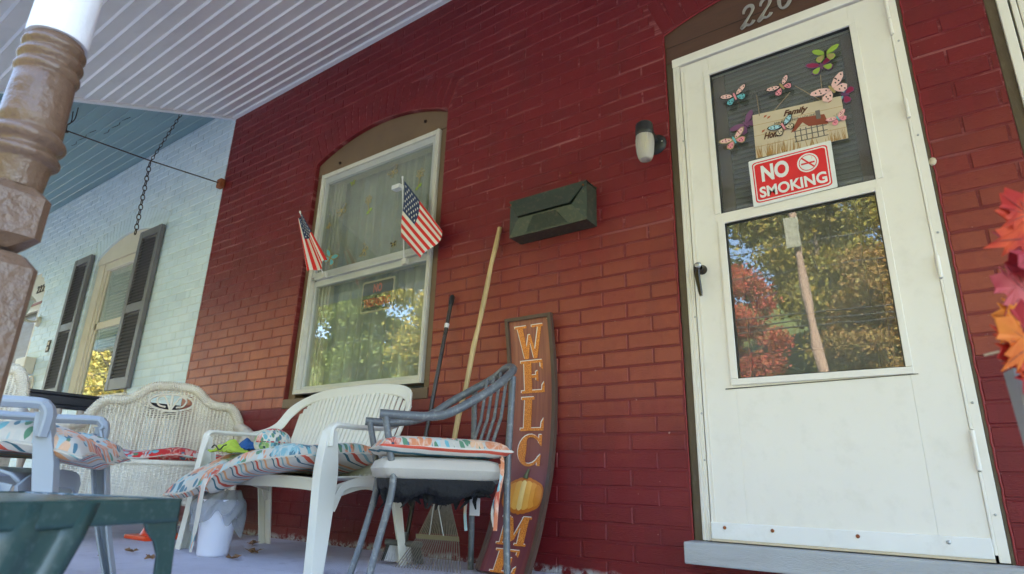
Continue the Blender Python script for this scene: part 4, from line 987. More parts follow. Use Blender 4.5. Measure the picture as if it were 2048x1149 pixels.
mb = thing('mailbox', 'dark green metal mailbox with a slanted lid on the red wall', 'mailbox', (-.61, 0, 1.58))
xa, xb, zb_, zt = -.835, -.405, 1.492, 1.682
m = MB(); yb = -.10; hx = .065
m.box(xa, xb, yb, 0, zb_, zt, .003); m.build('box', M['mailbox'], mb)
zr = 1.578; yr = -.133
m = MB(); m.add([(xa, yb - .001, zb_), (xb, yb - .001, zb_), (xb - hx, yr + .008, zr - .004), (xa + hx, yr + .008, zr - .004)], [(0, 1, 2, 3)])
m.add([(xa, yb - .001, zb_), (xa + hx, yr + .008, zr - .004), (xa, yb - .001, zt)], [(0, 1, 2)]); m.add([(xb, yb - .001, zb_), (xb - hx, yr + .008, zr - .004), (xb, yb - .001, zt)], [(0, 2, 1)])
m.build('front_panel', M['mailbox'], mb)
m = MB()
for k in range(14):
    f = .12 + k * .06; x0_ = lerp(xa, xa + hx, f) + .012; x1_ = lerp(xb, xb - hx, f) - .012; y_ = lerp(yb, yr + .008, f) - .0018; z_ = lerp(zb_, zr - .004, f)
    m.tube([(x0_ + .08, y_, z_), (x1_ - .08, y_, z_)], .0016, 5)
m.build('rib', M['mailbox'], mb)
m = MB(); vs = [(xa - .003, yb - .006, zt + .002), (xb + .003, yb - .006, zt + .002), (xb - hx - .006, yr - .006, zr), (xa + hx + .006, yr - .006, zr)]
m.add(vs + [(x, y + .005, z) for x, y, z in vs], [(0, 3, 2, 1), (4, 5, 6, 7), (0, 1, 5, 4), (1, 2, 6, 5), (2, 3, 7, 6), (3, 0, 4, 7)])
m.box(xa - .003, xb + .003, yb - .006, -.001, zt + .0022, zt + .006)
m.build('lid', M['mailbox'], mb)
m = MB(); m.box(xa - .002, xb + .002, yb - .0085, yb - .0065, zt - .030, zt - .0265); m.build('lid_crease', M['mailbox'], mb)

for x in (xa + .012, xb - .012):
    m = MB(); m.lathe([(.0005, -.1145), (.004, -.1135), (.0045, -.109)], (x, 0, zt - .018), 8, axis='y'); m.build('rivet', M['rust'], mb)
m = MB(); m.tube([(xa - .004, -.012, zt + .006), (xb + .004, -.012, zt + .006)], .005, 8); m.build('hinge_rod', M['mailbox'], mb)
for x, z in ((-.100 - .034, 1.825), (-.100 + .034, 1.825)):
    m = MB(); m.lathe([(.0005, -.019), (.004, -.018), (.0045, -.014)], (x, 0, z), 8, axis='y'); m.build('screw', M['screw'], lamp)
nl_ = at(1142, 347, -.004); m = MB(); m.lathe([(.0005, -.014), (.005, -.013), (.0052, -.009), (.0015, -.008), (.0015, .004)], (nl_.x, 0, nl_.z), 10, axis='y'); tag(m.build('nail', M['rust']), 'rusty nail head in the red wall above the mailbox', 'nail')

# ================================================================== NEXT DOOR ON THE RIGHT
rd = thing('white_door', 'white panel door in brown casing cut off at the right edge', 'door', (1.6, .03, .17))
m = MB(); m.box(1.119, 1.150, .008, .11, .166, 2.40, .003); m.build('jamb', M['casing'], rd)
m = MB(); m.box(1.150, 1.178, -.004, .04, .172, 2.23, .003); m.box(1.185, 1.2, -.002, .04, .172, 2.2, .003); m.box(2.0, 2.035, -.004, .04, .172, 2.23, .003); m.box(1.178, 2.0, -.004, .04, 2.2, 2.23, .003); m.build('door_frame', M['door'], rd)
m = MB(); m.box(1.203, 1.998, .0, .04, .19, 2.198, .003); m.build('door_leaf', M['door'], rd)
m = MB(); m.polyxz([(1.12, 2.234), (2.038, 2.234)] + arch_pts(1.12, 2.038, 2.401, .088)[::-1], .012, .08); m.build('head_board', M['transom'], rd)
m = MB(); m.box(1.108, 2.08, -.075, .03, .095, .168, .006); tag(m.build('door_step', M['stone']), 'grey sill board under the white door at the right edge', 'step')

# ================================================================== NEIGHBOUR: WINDOW, SHUTTERS, DOOR
nw = thing('sash_window', 'cream sash window with horizontal blinds between dark shutters on the pale wall', 'window', (-5.61, .03, 1.0))
xl, xr = -6.298, -4.932
m = MB(); m.polyxz([(xl, 2.40), (xr, 2.40)] + arch_pts(xl, xr, 2.468, .168)[::-1], .022, .09); m.build('arch_board', M['nwhite'], nw)
m = MB(); m.box(xl, xl + .15, .03, .11, .99, 2.398, .004); m.box(xr - .12, xr, .03, .11, .99, 2.398, .004); m.box(xl + .15, xl + .19, .045, .12, .99, 2.398, .004); m.box(xr - .16, xr - .12, .045, .12, .99, 2.398, .004); m.box(xl + .15, xr - .12, .04, .11, 2.32, 2.398, .004)
m.build('casing', M['nwhite'], nw)
m = MB(); m.box(xl - .03, xr + .03, -.03, .11, .935, .988, .004); m.build('sill', M['nwhite'], nw)
a, b = xl + .19, xr - .16
m = MB(); m.box(a, b, .06, .09, 1.69, 1.76, .003); m.box(a, a + .035, .06, .09, .99, 2.32, .003); m.box(b - .035, b, .06, .09, .99, 2.32, .003); m.build('sash_rail', M['nwhite'], nw)
m = MB(); m.box(a + .035, b - .035, .07, .073, .99, 1.69); m.build('pane', M['wglass'], nw)
m = MB(); m.box(a + .035, b - .035, .068, .071, 1.76, 2.32); m.build('pane', M['wglass'], nw)
bl = thing('window_blind', 'horizontal slat blind lowered behind the shuttered window', 'blind', (-5.6, .12, 1.6))
sm = MB(); sm.add([(a + .01, .118, -.012), (b - .01, .118, -.012), (b - .01, .136, .011), (a + .01, .136, .011)], [(0, 1, 2, 3)])
sme = sm.mesh('slat', pm('cream_blind', (.56, .54, .46), .6), (-5.6, .12, 0))
for k in range(34):
    o = bpy.data.objects.new('slat', sme); COL.objects.link(o); o.parent = bl; o.location = (0, 0, 2.30 - k * .0335 - 1.6)
m = MB(); m.box(a, b, .112, .14, 2.30, 2.34); m.build('headrail', M['nwhite'], bl)
def shutter(x0, x1, lab):
    t = thing('shutter', lab, 'shutter', ((x0 + x1) / 2, -.02, 1.75), 0, 'louvred shutters of the pale house')
    z0, z1 = 1.02, 2.53; y0, y1 = -.045, -.008
    m = MB(); m.box(x0, x0 + .06, y0, y1, z0, z1, .003); m.box(x1 - .06, x1, y0, y1, z0, z1, .003)
    for a, b in ((z0, z0 + .10), (1.72, 1.80), (z1 - .07, z1)): m.box(x0 + .06, x1 - .06, y0 + .002, y1, a, b, .002)
    m.build('shutter_frame', M['shutter'], t)
    m = MB(); m.box(x0 + .05, x1 - .05, y1 - .008, y1 - .004, z0 + .05, z1 - .03); m.build('back_panel', M['shutter'], t)
    lm = MB(); lm.add([(x0 + .06, y0 + .004, -.014), (x1 - .06, y0 + .004, -.014), (x1 - .06, y0 + .009, -.012), (x0 + .06, y0 + .009, -.012), (x0 + .06, y1 - .010, .014), (x1 - .06, y1 - .010, .014), (x1 - .06, y1 - .006, .016), (x0 + .06, y1 - .006, .016)],
                      [(0, 1, 2, 3), (4, 7, 6, 5), (0, 4, 5, 1), (3, 2, 6, 7), (0, 3, 7, 4), (1, 5, 6, 2)])
    me = lm.mesh('louvre', M['shutter'], ((x0 + x1) / 2, -.02, 0))
    for a, b in ((z0 + .11, 1.71), (1.81, z1 - .08)):
        n = int((b - a) / .031)
        for k in range(n):
            o = bpy.data.objects.new('louvre', me); COL.objects.link(o); o.parent = t; o.location = (0, 0, a + (k + .5) * (b - a) / n - 1.75)
shutter(-6.78, -6.36, 'dark slate louvred shutter at the left of the pale house window')
shutter(-5.265, -4.845, 'dark slate louvred shutter at the right, nearest the red wall')
nd = thing('entry_door', 'dark glazed door in a white frame under the number 222', 'door', (-8.2, .04, .2))
m = MB(); m.polyxz([(-8.75, 2.21), (-7.66, 2.21)] + arch_pts(-8.748, -7.662, 2.36, .30)[::-1], .02, .09); m.build('arch_board', M['nwhite'], nd)
m = MB(); m.box(-8.75, -8.68, .01, .11, .16, 2.2, .004); m.box(-7.74, -7.66, .01, .11, .16, 2.2, .004); m.box(-8.68, -7.74, .01, .11, 2.12, 2.2, .004); m.build('door_frame', M['nwhite'], nd)
m = MB(); m.box(-8.75, -7.66, .0, .018, 2.195, 2.222); m.build('frame_bead', M['roofprint'], nd)
m = MB(); m.box(-8.68, -7.74, .04, .08, .18, 2.12); m.build('door_leaf', M['inner'], nd)
m = MB(); m.box(-8.55, -7.80, .034, .038, .9, 2.06); m.build('panel', M['transom'], nd)
for k in range(3):
    x = -7.96 + k * .085
    t = thing('house_number', ('first dark numeral 2 over the pale house door', 'middle dark numeral 2 over the pale house door', 'last dark numeral 2 over the pale house door')[k], 'number', (x, .015, 2.40), 0, 'numerals of 222 over the pale house door')
    text('numeral', '2', .13, M['iron'], t, (x, .016, 2.40), off=.002, ext=.003)
lt = thing('wall_lantern', 'cream coach lantern on a scrolled bracket beside the door of the pale house', 'lantern', (-7.45, 0, 1.95))
m = MB(); m.lathe([(.001, -.03), (.05, -.03), (.06, -.015), (.06, 0)], (-7.55, 0, 1.95), 14, axis='y'); m.build('wall_plate', M['nwhite'], lt)
m = MB(); m.tube(cr([(-7.55, -.02, 1.95), (-7.53, -.10, 1.93), (-7.5, -.16, 1.95), (-7.47, -.2, 1.98)], 5), .013, 8); m.tube(cr([(-7.52, -.13, 1.94), (-7.48, -.19, 1.90), (-7.47, -.20, 1.76)], 5), [.012, .014, .02, .018, .014, .014, .012, .012, .01, .008, .004][:11], 8); m.build('bracket', M['nwhite'], lt)
m = MB(); m.lathe([(.035, 1.98), (.045, 1.99), (.075, 2.13), (.08, 2.14)], (-7.47, -.2, 0), 6, smooth=False); m.build('lantern_glass', pm('frosted_lantern_glass', (.55, .57, .5), .3), lt)
m = MB(); m.lathe([(.10, 2.14), (.085, 2.17), (.04, 2.21), (.025, 2.24), (.03, 2.26), (.001, 2.30)], (-7.47, -.2, 0), 6, smooth=False); m.build('lantern_roof', M['nwhite'], lt)
sp = thing('wall_plate', 'small dark plate with two openings on the pale wall', 'plate', (-7.05, 0, 1.62))
m = MB(); m.box(-7.09, -7.01, -.008, .004, 1.55, 1.68, .003); m.build('plate', M['iron'], sp)
for z in (1.585, 1.645): m = MB(); m.box(-7.07, -7.03, -.0095, -.0078, z - .018, z + .018); m.build('opening', M['cream'], sp)
m = MB(); m.box(-7.62, -7.30, -.10, -.002, 1.33, 1.51, .008); tag(m.build('letter_box', M['nwhite']), 'cream letter box on the pale wall below the coach lantern', 'letter box')
orn = thing('wall_ornament', 'round cream scroll ornament on the pale wall above the white wicker chair', 'ornament', (-7.27, 0, 1.2))
m = MB(); m.tube([(-7.27 + .10 * math.cos(k * math.pi / 10), -.015, 1.2 + .10 * math.sin(k * math.pi / 10)) for k in range(20)], .010, 6, closed=True); m.build('ring', M['nwhite'], orn)
m = MB()
for k in range(5):
    A = k * 1.2566; m.tube([(-7.27 + .045 * math.cos(A) + .03 * math.cos(j * .628), -.012, 1.2 + .045 * math.sin(A) + .03 * math.sin(j * .628)) for j in range(10)], .006, 5, closed=True)
m.build('scrollwork', M['nwhite'], orn)

# ================================================================== NEIGHBOUR'S ROD AND CHAIN
rod = thing('tie_rod', 'thin dark cord stretched from a rusty wall bracket to a hanger under the blue ceiling', 'rod', (-3.95, 0, 2.70))
A_, B_ = Vector((-3.945, -.03, 2.695)), Vector((-4.46, -1.035, 2.855))
m = MB(); m.tube([A_, A_.lerp(B_, .5) + Vector((0, 0, -.012)), B_, B_ + (B_ - A_) * .25], .0055, 6); m.build('cord', M['iron'], rod)
m = MB(); m.box(-3.985, -3.915, -.045, .0, 2.655, 2.735, .012); m.build('wall_bracket', M['rust'], rod)
m = MB(); m.lathe([(.004, .05), (.012, .045), (.016, .0), (.03, -.012), (.004, -.02)], tuple(B_), 10); m.build('hanger', M['iron'], rod)
m = MB(); zc_ = ceilz(-1.03) + .128
for s_ in (-1, 1): m.tube(cr([tuple(B_ + Vector((0, 0, .04))), (B_.x + .03 * s_, -1.03 + .03, (B_.z + zc_) / 2), (B_.x + .05 * s_ - .01, -1.0, zc_ + .01)], 4), .004, 5)
m.build('hanger_wire', M['iron'], rod)
ch = thing('hanging_chain', 'rusty link chain hanging from the blue ceiling over the shuttered window', 'chain', (-4.30, -.45, 2.8))
def link_path(pts, step):
    out = []; acc = 0
    for a, b in zip(pts, pts[1:]):
        a, b = Vector(a), Vector(b); L = (b - a).length; n = max(1, round(L / step))
        for k in range(n): out.append((a.lerp(b, (k + .5) / n), (b - a).normalized()))
    return out
for name_k, pts, stp, r_, ll in (('u', [(-4.07, -.37, 3.318), (-4.325, -.45, 2.81)], .030, .0028, .036), ('l', [(-4.325, -.45, 2.81), (-4.283, -.45, 2.15)], .043, .0042, .052)):
    for i, (c, d) in enumerate(link_path(pts, stp)):
        up = Vector((0, 1, 0)) if i % 2 else Vector((1, 0, 0)); sdir = (up - d * up.dot(d)).normalized()
        m = MB(); m.tube([c + d * (ll / 2 * math.sin(t * math.pi / 6)) + sdir * (ll * .28 * math.cos(t * math.pi / 6)) for t in range(12)], r_, 5, closed=True)
        m.build('link', M['iron'], ch)

# ================================================================== PORCH POST
post = thing('porch_post', 'turned porch post, taupe brown rings and block below a white shaft, nearest the camera', 'post', (-.541, -2.060, 0))
PX, PY = -.528, -2.051
def zpost(z): return z if z < .01 else .3508 + (z - .3508) * 1.2
def lath(prof, n=48): q = MB(); q.lathe([(r * 1.2 * (.71 if prof[0][1] > 1 else .65), min(zpost(z), 2.385)) for r, z in prof], (PX, PY, 0), n); return q
lath([(.060, 1.018), (.0605, 1.03), (.0585, 1.3), (.055, 1.8), (.053, 2.36)]).build('shaft', M['postwhite'], post)
prof = []
def bead(z0, z1, r, d, n=7):
    for k in range(n + 1): t = k / n; prof.append((r + d * math.sin(math.pi * t), lerp(z0, z1, t)))
prof.append((.056, .752)); prof.append((.058, .757)); prof.append((.062, .790)); bead(.793, .815, .064, .013); bead(.820, .846, .066, .014)
prof += [(.062, .850), (.067, .853)]; prof += [(.0655, .87), (.064, .92), (.0625, .944)]; bead(.945, .966, .0605, .0085); bead(.969, .989, .0605, .0085); bead(.992, 1.011, .0595, .0085); prof += [(.0605, 1.014), (.055, 1.018)]
lath(prof, 56).build('turned_neck', M['postbrown'], post)
def block(z0, z1, h=.060, c=.016):
    z0, z1, h, c = zpost(z0), zpost(z1), h * .89, c * .89
    m = MB(); lv = [(z0, h - .022), (z0 + .022, h), (z1 - .028, h), (z1 - .004, h - .016), (z1, h - .026)]; vs = []
    for z, q in lv:
        cc = c * (1 if q > h - .01 else 1.5)
        for sx, sy in ((1, -1), (1, 1), (-1, 1), (-1, -1)):
            a = (q * sx, (q - cc) * sy); b = ((q - cc) * sx, q * sy)
            for p in ((a, b) if sx * sy > 0 else (b, a)): vs.append((PX + p[0], PY + p[1], z))
    n = 8; m.add(vs, [(i * n + k, i * n + (k + 1) % n, (i + 1) * n + (k + 1) % n, (i + 1) * n + k) for i in range(len(lv) - 1) for k in range(n)] + [tuple(range(n))[::-1], tuple(range((len(lv) - 1) * n, len(lv) * n))]); return m
block(.655, .760).build('upper_block', M['postbrown'], post)
block(.0, .650, .066, .010).build('base_block', M['postbrown'], post)

# ================================================================== RESIN FURNITURE
def rrz(o, px, py): pass
def resin_seat(name, label, cat, loc, rz, W, mat, nsl, group=None, arm=.555, top=.79, D_=.44, slant=.14, seatz=.365, legk=1., armt=.020, fwd=.0):
    """low-back resin seat facing local -y; W = overall width at the arms"""
    t = thing(name, label, cat, loc, rz, group); a = W / 2 - .025; yf = -D_ / 2; yb = D_ / 2; b = a - .07
    Bd = lambda m, n, p=t: m.build(n, mat, p, world=False)
    m = MB()
    def seatf(u, v):
        x = lerp(-a + .03, a - .03, u); y = lerp(yf - .02, yb - .02, v); e = abs(2 * u - 1)
        z = seatz - .02 * math.sin(v * math.pi) * (1 - e ** 4) - .012 * (1 - v) - (.035 * max(0, (.12 - v) / .12) ** 1.5)
        return (x, y, z)
    m.grid(seatf, 24, 14); s1 = Bd(m, 'seat'); so_ = s1.modifiers.new('t', 'SOLIDIFY'); so_.thickness = .008
    m = MB(); m.ribbon(cr([(-a + .02, yf - .015, seatz - .075), (-a + .10, yf - .022, seatz - .045), (0, yf - .026, seatz - .035), (a - .10, yf - .022, seatz - .045), (a - .02, yf - .015, seatz - .075)], 6), .05, .008, (0, 0, 1)); Bd(m, 'front_apron')
    for s_ in (-1, 1):
        m = MB(); m.ribbon(cr([(s_ * (a - .015), yf, seatz - .075), (s_ * (a - .015), 0, seatz - .035), (s_ * (a - .02), yb, seatz - .075)], 6), .05, .008, (0, 0, 1)); Bd(m, 'side_apron')
        # front leg: from the arm down past the seat, L section
        P = cr([(s_ * (a + .0), yf - .035, arm - .022), (s_ * (a + .002), yf - .037, .47), (s_ * (a + .004), yf - .035 - fwd * .3, .36), (s_ * (a + .018), yf - .045 - fwd * .6, .18), (s_ * (a + .035), yf - .06 - fwd, 0)], 4); n = len(P)
        wd = [(lerp(.036, .085, min(1, i / (n * .45))) if i < n * .5 else lerp(.085, .050, (i - n * .5) / (n * .5))) * (1 if i < 2 else legk) for i in range(n)]
        m = MB(); m.ribbon(P, wd, .007, (0, 1, 0)); m.ribbon([p + Vector((-s_ * wd[i] * .0 - s_ * .022, -wd[i] / 2 + .0035, 0)) for i, p in enumerate(P)], [.050] * n, .007, (1, 0, 0)); m.ribbon([p + Vector((-s_ * .022, wd[i] / 2 - .0035, 0)) for i, p in enumerate(P)][4:], .044, .006, (1, 0, 0))
        Bd(m, 'leg')
        P = cr([(s_ * (a - .02), yb - .03, .37), (s_ * (a - .005), yb + .0, .25), (s_ * (a + .015), yb + .05, .0)], 5); n = len(P); wd = [lerp(.085, .045, i / (n - 1)) for i in range(n)]
        m = MB(); m.ribbon(P, wd, .007, (1, 0, 0)); m.ribbon([p + Vector((s_ * wd[i] / 2, -.02, 0)) for i, p in enumerate(P)], .04, .007, (0, 1, 0)); Bd(m, 'leg')
        m = MB(); m.ribbon(cr([(s_ * a, yf + .0, seatz - .14), (s_ * a, yf + .05, seatz - .05), (s_ * a, 0, seatz - .035), (s_ * a, yb - .05, seatz - .05), (s_ * a, yb, seatz - .14)], 5), [.03, .05, .055, .05, .03][:1] * 21, .007, (0, 0, 1)); Bd(m, 'side_arch')
    # arm + top rim as one swept band
    zt = top; yt = yb + slant
    half = [(a, yf - .046, arm - .085), (a, yf - .048, arm - .030), (a, yf - .036, arm - .006), (a + .002, yf - .008, arm + .001), (a + .006, -.06, arm), (a + .004, yb - .10, arm + .012), (a - .005, yb + .0, arm + .055), (a - .03, yt - .05, zt - .10), (a - .10, yt - .01, zt - .040), (a * .5, yt, zt - .008), (0, yt + .002, zt)]
    pts = [(-x, y, z) for x, y, z in half] + [p for p in half[::-1][1:]]; P = cr(pts, 5); n = len(P)
    sides = []; wd = []; th_ = []
    for i, p in enumerate(P):
        f = min(i, n - 1 - i) / (n / 2.); k = min(1, max(0, (f - .42) / .28))      # arms lie flat, the rim stands up
        sgn = -1 if i < n / 2 else 1
        sides.append(Vector((sgn * (1 - k), 0, 0)) * 1.0 + Vector((0, .25, 1)).normalized() * k * 1.0 + Vector((0, 0, 1e-3))); wd.append(lerp(.050, .058, k)); th_.append(lerp(armt, .012, k))
    m = MB()
    # consistent side: use a rotating frame
    ss = []; 
    for i, v in enumerate(sides):
        q = Vector(v); ss.append(q if i < n / 2 else Vector((v.x, v.y, v.z)))
    # keep orientation continuous
    for i in range(1, n):
        if ss[i].dot(ss[i - 1]) < 0: ss[i] = -ss[i]
    m.ribbon(P, wd, th_, ss, smooth=False, rnd=.8); Bd(m, 'back_rim')
    # slats
    sm = MB(); L0 = seatz + .0
    for i in range(nsl):
        u = (i + .5) / nsl * 2 - 1; x = u * (b + .015); e = abs(u); ztop = zt - .020 - .085 * e ** 5 - .012 * e * e
        wdt = 2 * (b + .015) / nsl * .80
        mm = MB(); z0 = seatz - .01; P2 = [(x * .93, yb - .045, z0), (x * .95, yb + slant * .35, lerp(z0, ztop, .45)), (x, yt - .004, ztop)]
        P2 = cr(P2, 3); mm.ribbon(P2, wdt, .010, (1, 0, 0), rnd=.6); Bd(mm, 'slat')
    m = MB(); m.ribbon(cr([(-b - .01, yb - .04, seatz + .03), (0, yb - .035, seatz + .01), (b + .01, yb - .04, seatz + .03)], 6), .04, .012, (0, 0, 1)); Bd(m, 'lower_rail')
    return t
love = resin_seat('garden_bench', 'cream white plastic two seat bench with a ribbed back under the window', 'bench', (-1.785, -.45, 0), R_(-3), 1.10, M['resinwhite'], 27, D_=.34, slant=.10)
grey = resin_seat('plastic_chair', 'blue grey plastic armchair with a floral cushion, near the camera at left', 'chair', (-1.53, -1.77, 0), R_(145.0), .60, M['resingrey'], 11, arm=.515, top=.84, seatz=.36, legk=.55, armt=.028, fwd=.10)

def cushion(name, label, loc, rz, W, D, T, shape, group=None, topm='floral', sidem='stripes', wob=.006, seed=1, nu=44, nv=30):
    """stuffed cushion; shape(u,v)->(x,y,z) of its underside plane (local)"""
    t = thing(name, label, 'cushion', loc, rz, group); rnd = random.Random(seed); ph = [rnd.uniform(0, 6) for _ in range(6)]
    def prof(u, v):
        e = (1 - abs(2 * u - 1) ** 9) * (1 - abs(2 * v - 1) ** 9); return max(e, 0) ** .45
    def top(u, v):
        x, y, z = shape(u, v); puff = prof(u, v); w_ = wob * (math.sin(u * 11 + ph[0]) * math.sin(v * 9 + ph[1]) + .5 * math.sin(u * 23 + ph[2] + v * 17))
        return (x, y, z + T * .42 + T * .58 * puff + w_ * puff)
    def bot(u, v):
        x, y, z = shape(u, v); return (x, y, z + T * .34 - T * .34 * prof(u, v))
    m = MB(); m.grid(top, nu, nv, uv=False); m.build('top_cover', M[topm], t, world=False)
    m = MB(); m.grid(bot, nu, nv, uv=False)
    ring = [(i / nu, 0) for i in range(nu + 1)] + [(1, j / nv) for j in range(1, nv + 1)] + [(1 - i / nu, 1) for i in range(1, nu + 1)] + [(0, 1 - j / nv) for j in range(1, nv)]
    n = len(ring); vs = [top(*p) for p in ring] + [bot(*p) for p in ring]; mid = [((Vector(vs[i]) + Vector(vs[i + n])) / 2) for i in range(n)]
    cen = Vector(shape(.5, .5)); out = [tuple(p + (p - cen).normalized() * T * .16) for p in mid]
    vs = vs[:n] + out + vs[n:]; m.add(vs, [(a * n + i, a * n + (i + 1) % n, (a + 1) * n + (i + 1) % n, (a + 1) * n + i) for a in (0, 1) for i in range(n)], True)
    m.build('side_band', M[sidem], t, world=False)
    pip = [Vector(top(*p)) for p in ring]; m = MB(); m.tube(pip, .004, 6, closed=True); m.build('piping', M['paleseat'], t, world=False)
    return t
def strap(parent, pts, mat, wd=.012, nm='tie'):
    m = MB(); m.ribbon(cr(pts, 5), wd, .0015, (1, .3, 0)); m.build(nm, mat, parent, world=False)
# bench cushion: lies on the bench, its left front half slumps over the seat edge
def bshape(u, v):
    x = lerp(-.46, .46, u); y = lerp(-.38, .13, v); f = max(0, (.62 - v) / .62); L = 1 / (1 + math.exp((x + .05) * 11))
    z = .372 - (.012 + .150 * L) * f ** 1.3 + .030 * max(0, u - .55) * 2 - .03 * math.exp(-((x + .06) / .03) ** 2) * f
    x -= .05 * L * f
    if u > .6: y += .16 * (u - .6) * f
    return (x, y, z + .025 * math.sin(u * 7) * (v) )
bc = cushion('cushion', 'long floral and striped cushion slumping over the left front of the white bench', (-1.785, -.45, 0), R_(-3), 1, .6, .10, bshape, 'floral cushions on the porch seats')
strap(bc, [(-.06, -.41, .33), (-.06, -.42, .28), (-.07, -.415, .18), (-.08, -.41, .035)], M['floral'], .014)
strap(bc, [(-.05, -.41, .33), (-.03, -.425, .27), (-.04, -.42, .16), (-.065, -.415, .05)], M['floral'], .012)
ball = thing('round_pillow', 'round cream pillow with small red flowers lying on the bench cushion', 'pillow', tuple(at(545, 886, -.52)))
m = MB(); bx, by, bz = at(545, 886, -.52); m.lathe([(.001, -.066)] + [(.086 * math.cos(k * math.pi / 16), .068 * math.sin(k * math.pi / 16)) for k in range(-7, 8)] + [(.001, .066)], (bx, by, bz), 36); m.build('cover', M['ballfloral'], ball)
m = MB(); m.tube([(bx + .087 * math.cos(k * .2618), by + .087 * math.sin(k * .2618), bz) for k in range(24)], .003, 6, closed=True); m.build('seam', M['redfloral'], ball)
def cloth(name, label, c, rx, ry, h, mat, seed):
    rnd = random.Random(seed); a = [rnd.uniform(0, 6) for _ in range(4)]; m = MB()
    def fn(u, v):
        r_ = min(1, math.hypot(2 * u - 1, 2 * v - 1)); return (c[0] + rx * (2 * u - 1), c[1] + ry * (2 * v - 1), c[2] + h * (1 - r_ ** 2.2) * (.75 + .4 * math.sin(u * 9 + a[0]) * math.cos(v * 7 + a[1])) + .004 * math.sin(u * 30 + a[2]))
    m.grid(fn, 26, 20, uv=False); o = m.build(name, mat); sd_ = o.modifiers.new('t', 'SOLIDIFY'); sd_.thickness = .006
    return tag(o, label, 'cloth')
cloth('cloth', 'crumpled lime green cloth lying on the left of the bench cushion', tuple(at(458, 902, -.66)), .095, .055, .05, M['green'], 2)
cloth('cloth', 'crumpled dark blue cloth tucked behind the lime green one', tuple(at(497, 898, -.55)), .09, .05, .05, M['blue'], 5)
c_ = at(437, 897, -.72); m = MB(); m.tube([(c_.x - .05 + .02 * k, c_.y - .005, c_.z + .004 + .012 * math.sin(k * 1.4)) for k in range(7)], .0035, 6)
tag(m.build('band', M['black']), 'black elastic band trailing off the lime green cloth', 'band')

# grey armchair cushion
def gshape(u, v):
    x = lerp(-.27, .27, u); y = lerp(-.36, .20, v); f = max(0, (.35 - v) / .35)
    return (x, y, .385 - .035 * f ** 1.7 + .012 * math.sin(u * 9) * (1 - v))
cushion('cushion', 'faded floral cushion with striped sides on the blue grey plastic chair', (-1.53, -1.77, 0), R_(145), .54, .56, .078, gshape, 'floral cushions on the porch seats', seed=9)

# green table-stool, foreground left
st = thing('plastic_stool', 'dark green plastic stool with fluted apron at the bottom left corner', 'stool', (-.36, -1.92, 0), 0)
a = Vector((-.195, -1.800)); b = Vector((-.262, -2.045)); e1 = (a - b).normalized(); 
e1 = Vector(((a - Vector((-.12, -2.06))).x, (a - Vector((-.12, -2.06))).y)).normalized(); e2 = Vector((-e1.y, e1.x))
e2 = e2 if e2.x < 0 else -e2
S0 = Vector((-.215, -1.802)); SWD = .36
def sp_(u, v, z): p = S0 - e1 * (u * SWD) + e2 * (v * SWD); return (p.x, p.y, z)
zt = .312
m = MB()
m.grid(lambda u, v: sp_(u, v, zt - .004 * (abs(2 * u - 1) ** 8 + abs(2 * v - 1) ** 8)), 20, 20); o = m.build('top', M['resingreen'], st); q_ = o.modifiers.new('t', 'SOLIDIFY'); q_.thickness = .008
def side(name, fa, mi_, leg_w=.045):
    """apron with fluted left part; fa(u,z) -> point"""
    m = MB()
    m.grid(lambda u, v: fa(u, lerp(zt - .034, zt, v), .004 * math.sin(u * 60) if u > .6 else 0), 60, 5, uv=False); o = m.build(name, M['resingreen'], st); q_ = o.modifiers.new('t', 'SOLIDIFY'); q_.thickness = .006
for k, fa in enumerate((lambda u, z, d: sp_(u, -.01 - d, z), lambda u, z, d: sp_(-.01 - d, u, z), lambda u, z, d: sp_(u, 1.01 + d, z), lambda u, z, d: sp_(1.01 + d, u, z))): side('apron', fa, k)
for (u, v, du, dv) in ((0, 0, -1, -1), (1, 0, 1, -1), (0, 1, -1, 1), (1, 1, 1, 1)):
    m = MB(); big = (u == 1 and v == 0)
    def lp(f, z, ox, oy): sp = .035 * (1 - z / zt); return Vector(sp_(u + du * sp - du * ox, v + dv * sp - dv * oy, z))
    for ax in (0, 1):
        rows = []; nn = 14
        for zz_ in [zt - .004, zt - .045, zt - .06, zt - .08, zt - .11, zt - .17, .0]:
            wtop = .13; wd_ = (.62 if big else .20) if zz_ > zt - .04 else lerp((.36 if big else .08), .60 if big else .19, max(0, 1 - (zt - .034 - zz_) / (.22 if big else .05)) ** (1 if big else 2))
            wd_ *= 1 if zz_ > .15 else .8
            rows.append([lp(0, zz_, (wd_ * k / nn if ax == 0 else 0) , (wd_ * k / nn if ax == 1 else 0)) + (Vector((e2.x, e2.y, 0)) if ax == 0 else Vector((-e1.x, -e1.y, 0))) * (.006 * math.sin(k / nn * 18) if big else .0) for k in range(nn + 1)])
        vs = [p for r in rows for p in r]; m.add(vs, [(i * (nn + 1) + k, i * (nn + 1) + k + 1, (i + 1) * (nn + 1) + k + 1, (i + 1) * (nn + 1) + k) for i in range(len(rows) - 1) for k in range(nn)], True)
    o = m.build('leg', M['resingreen'], st); q_ = o.modifiers.new('t', 'SOLIDIFY'); q_.thickness = .005

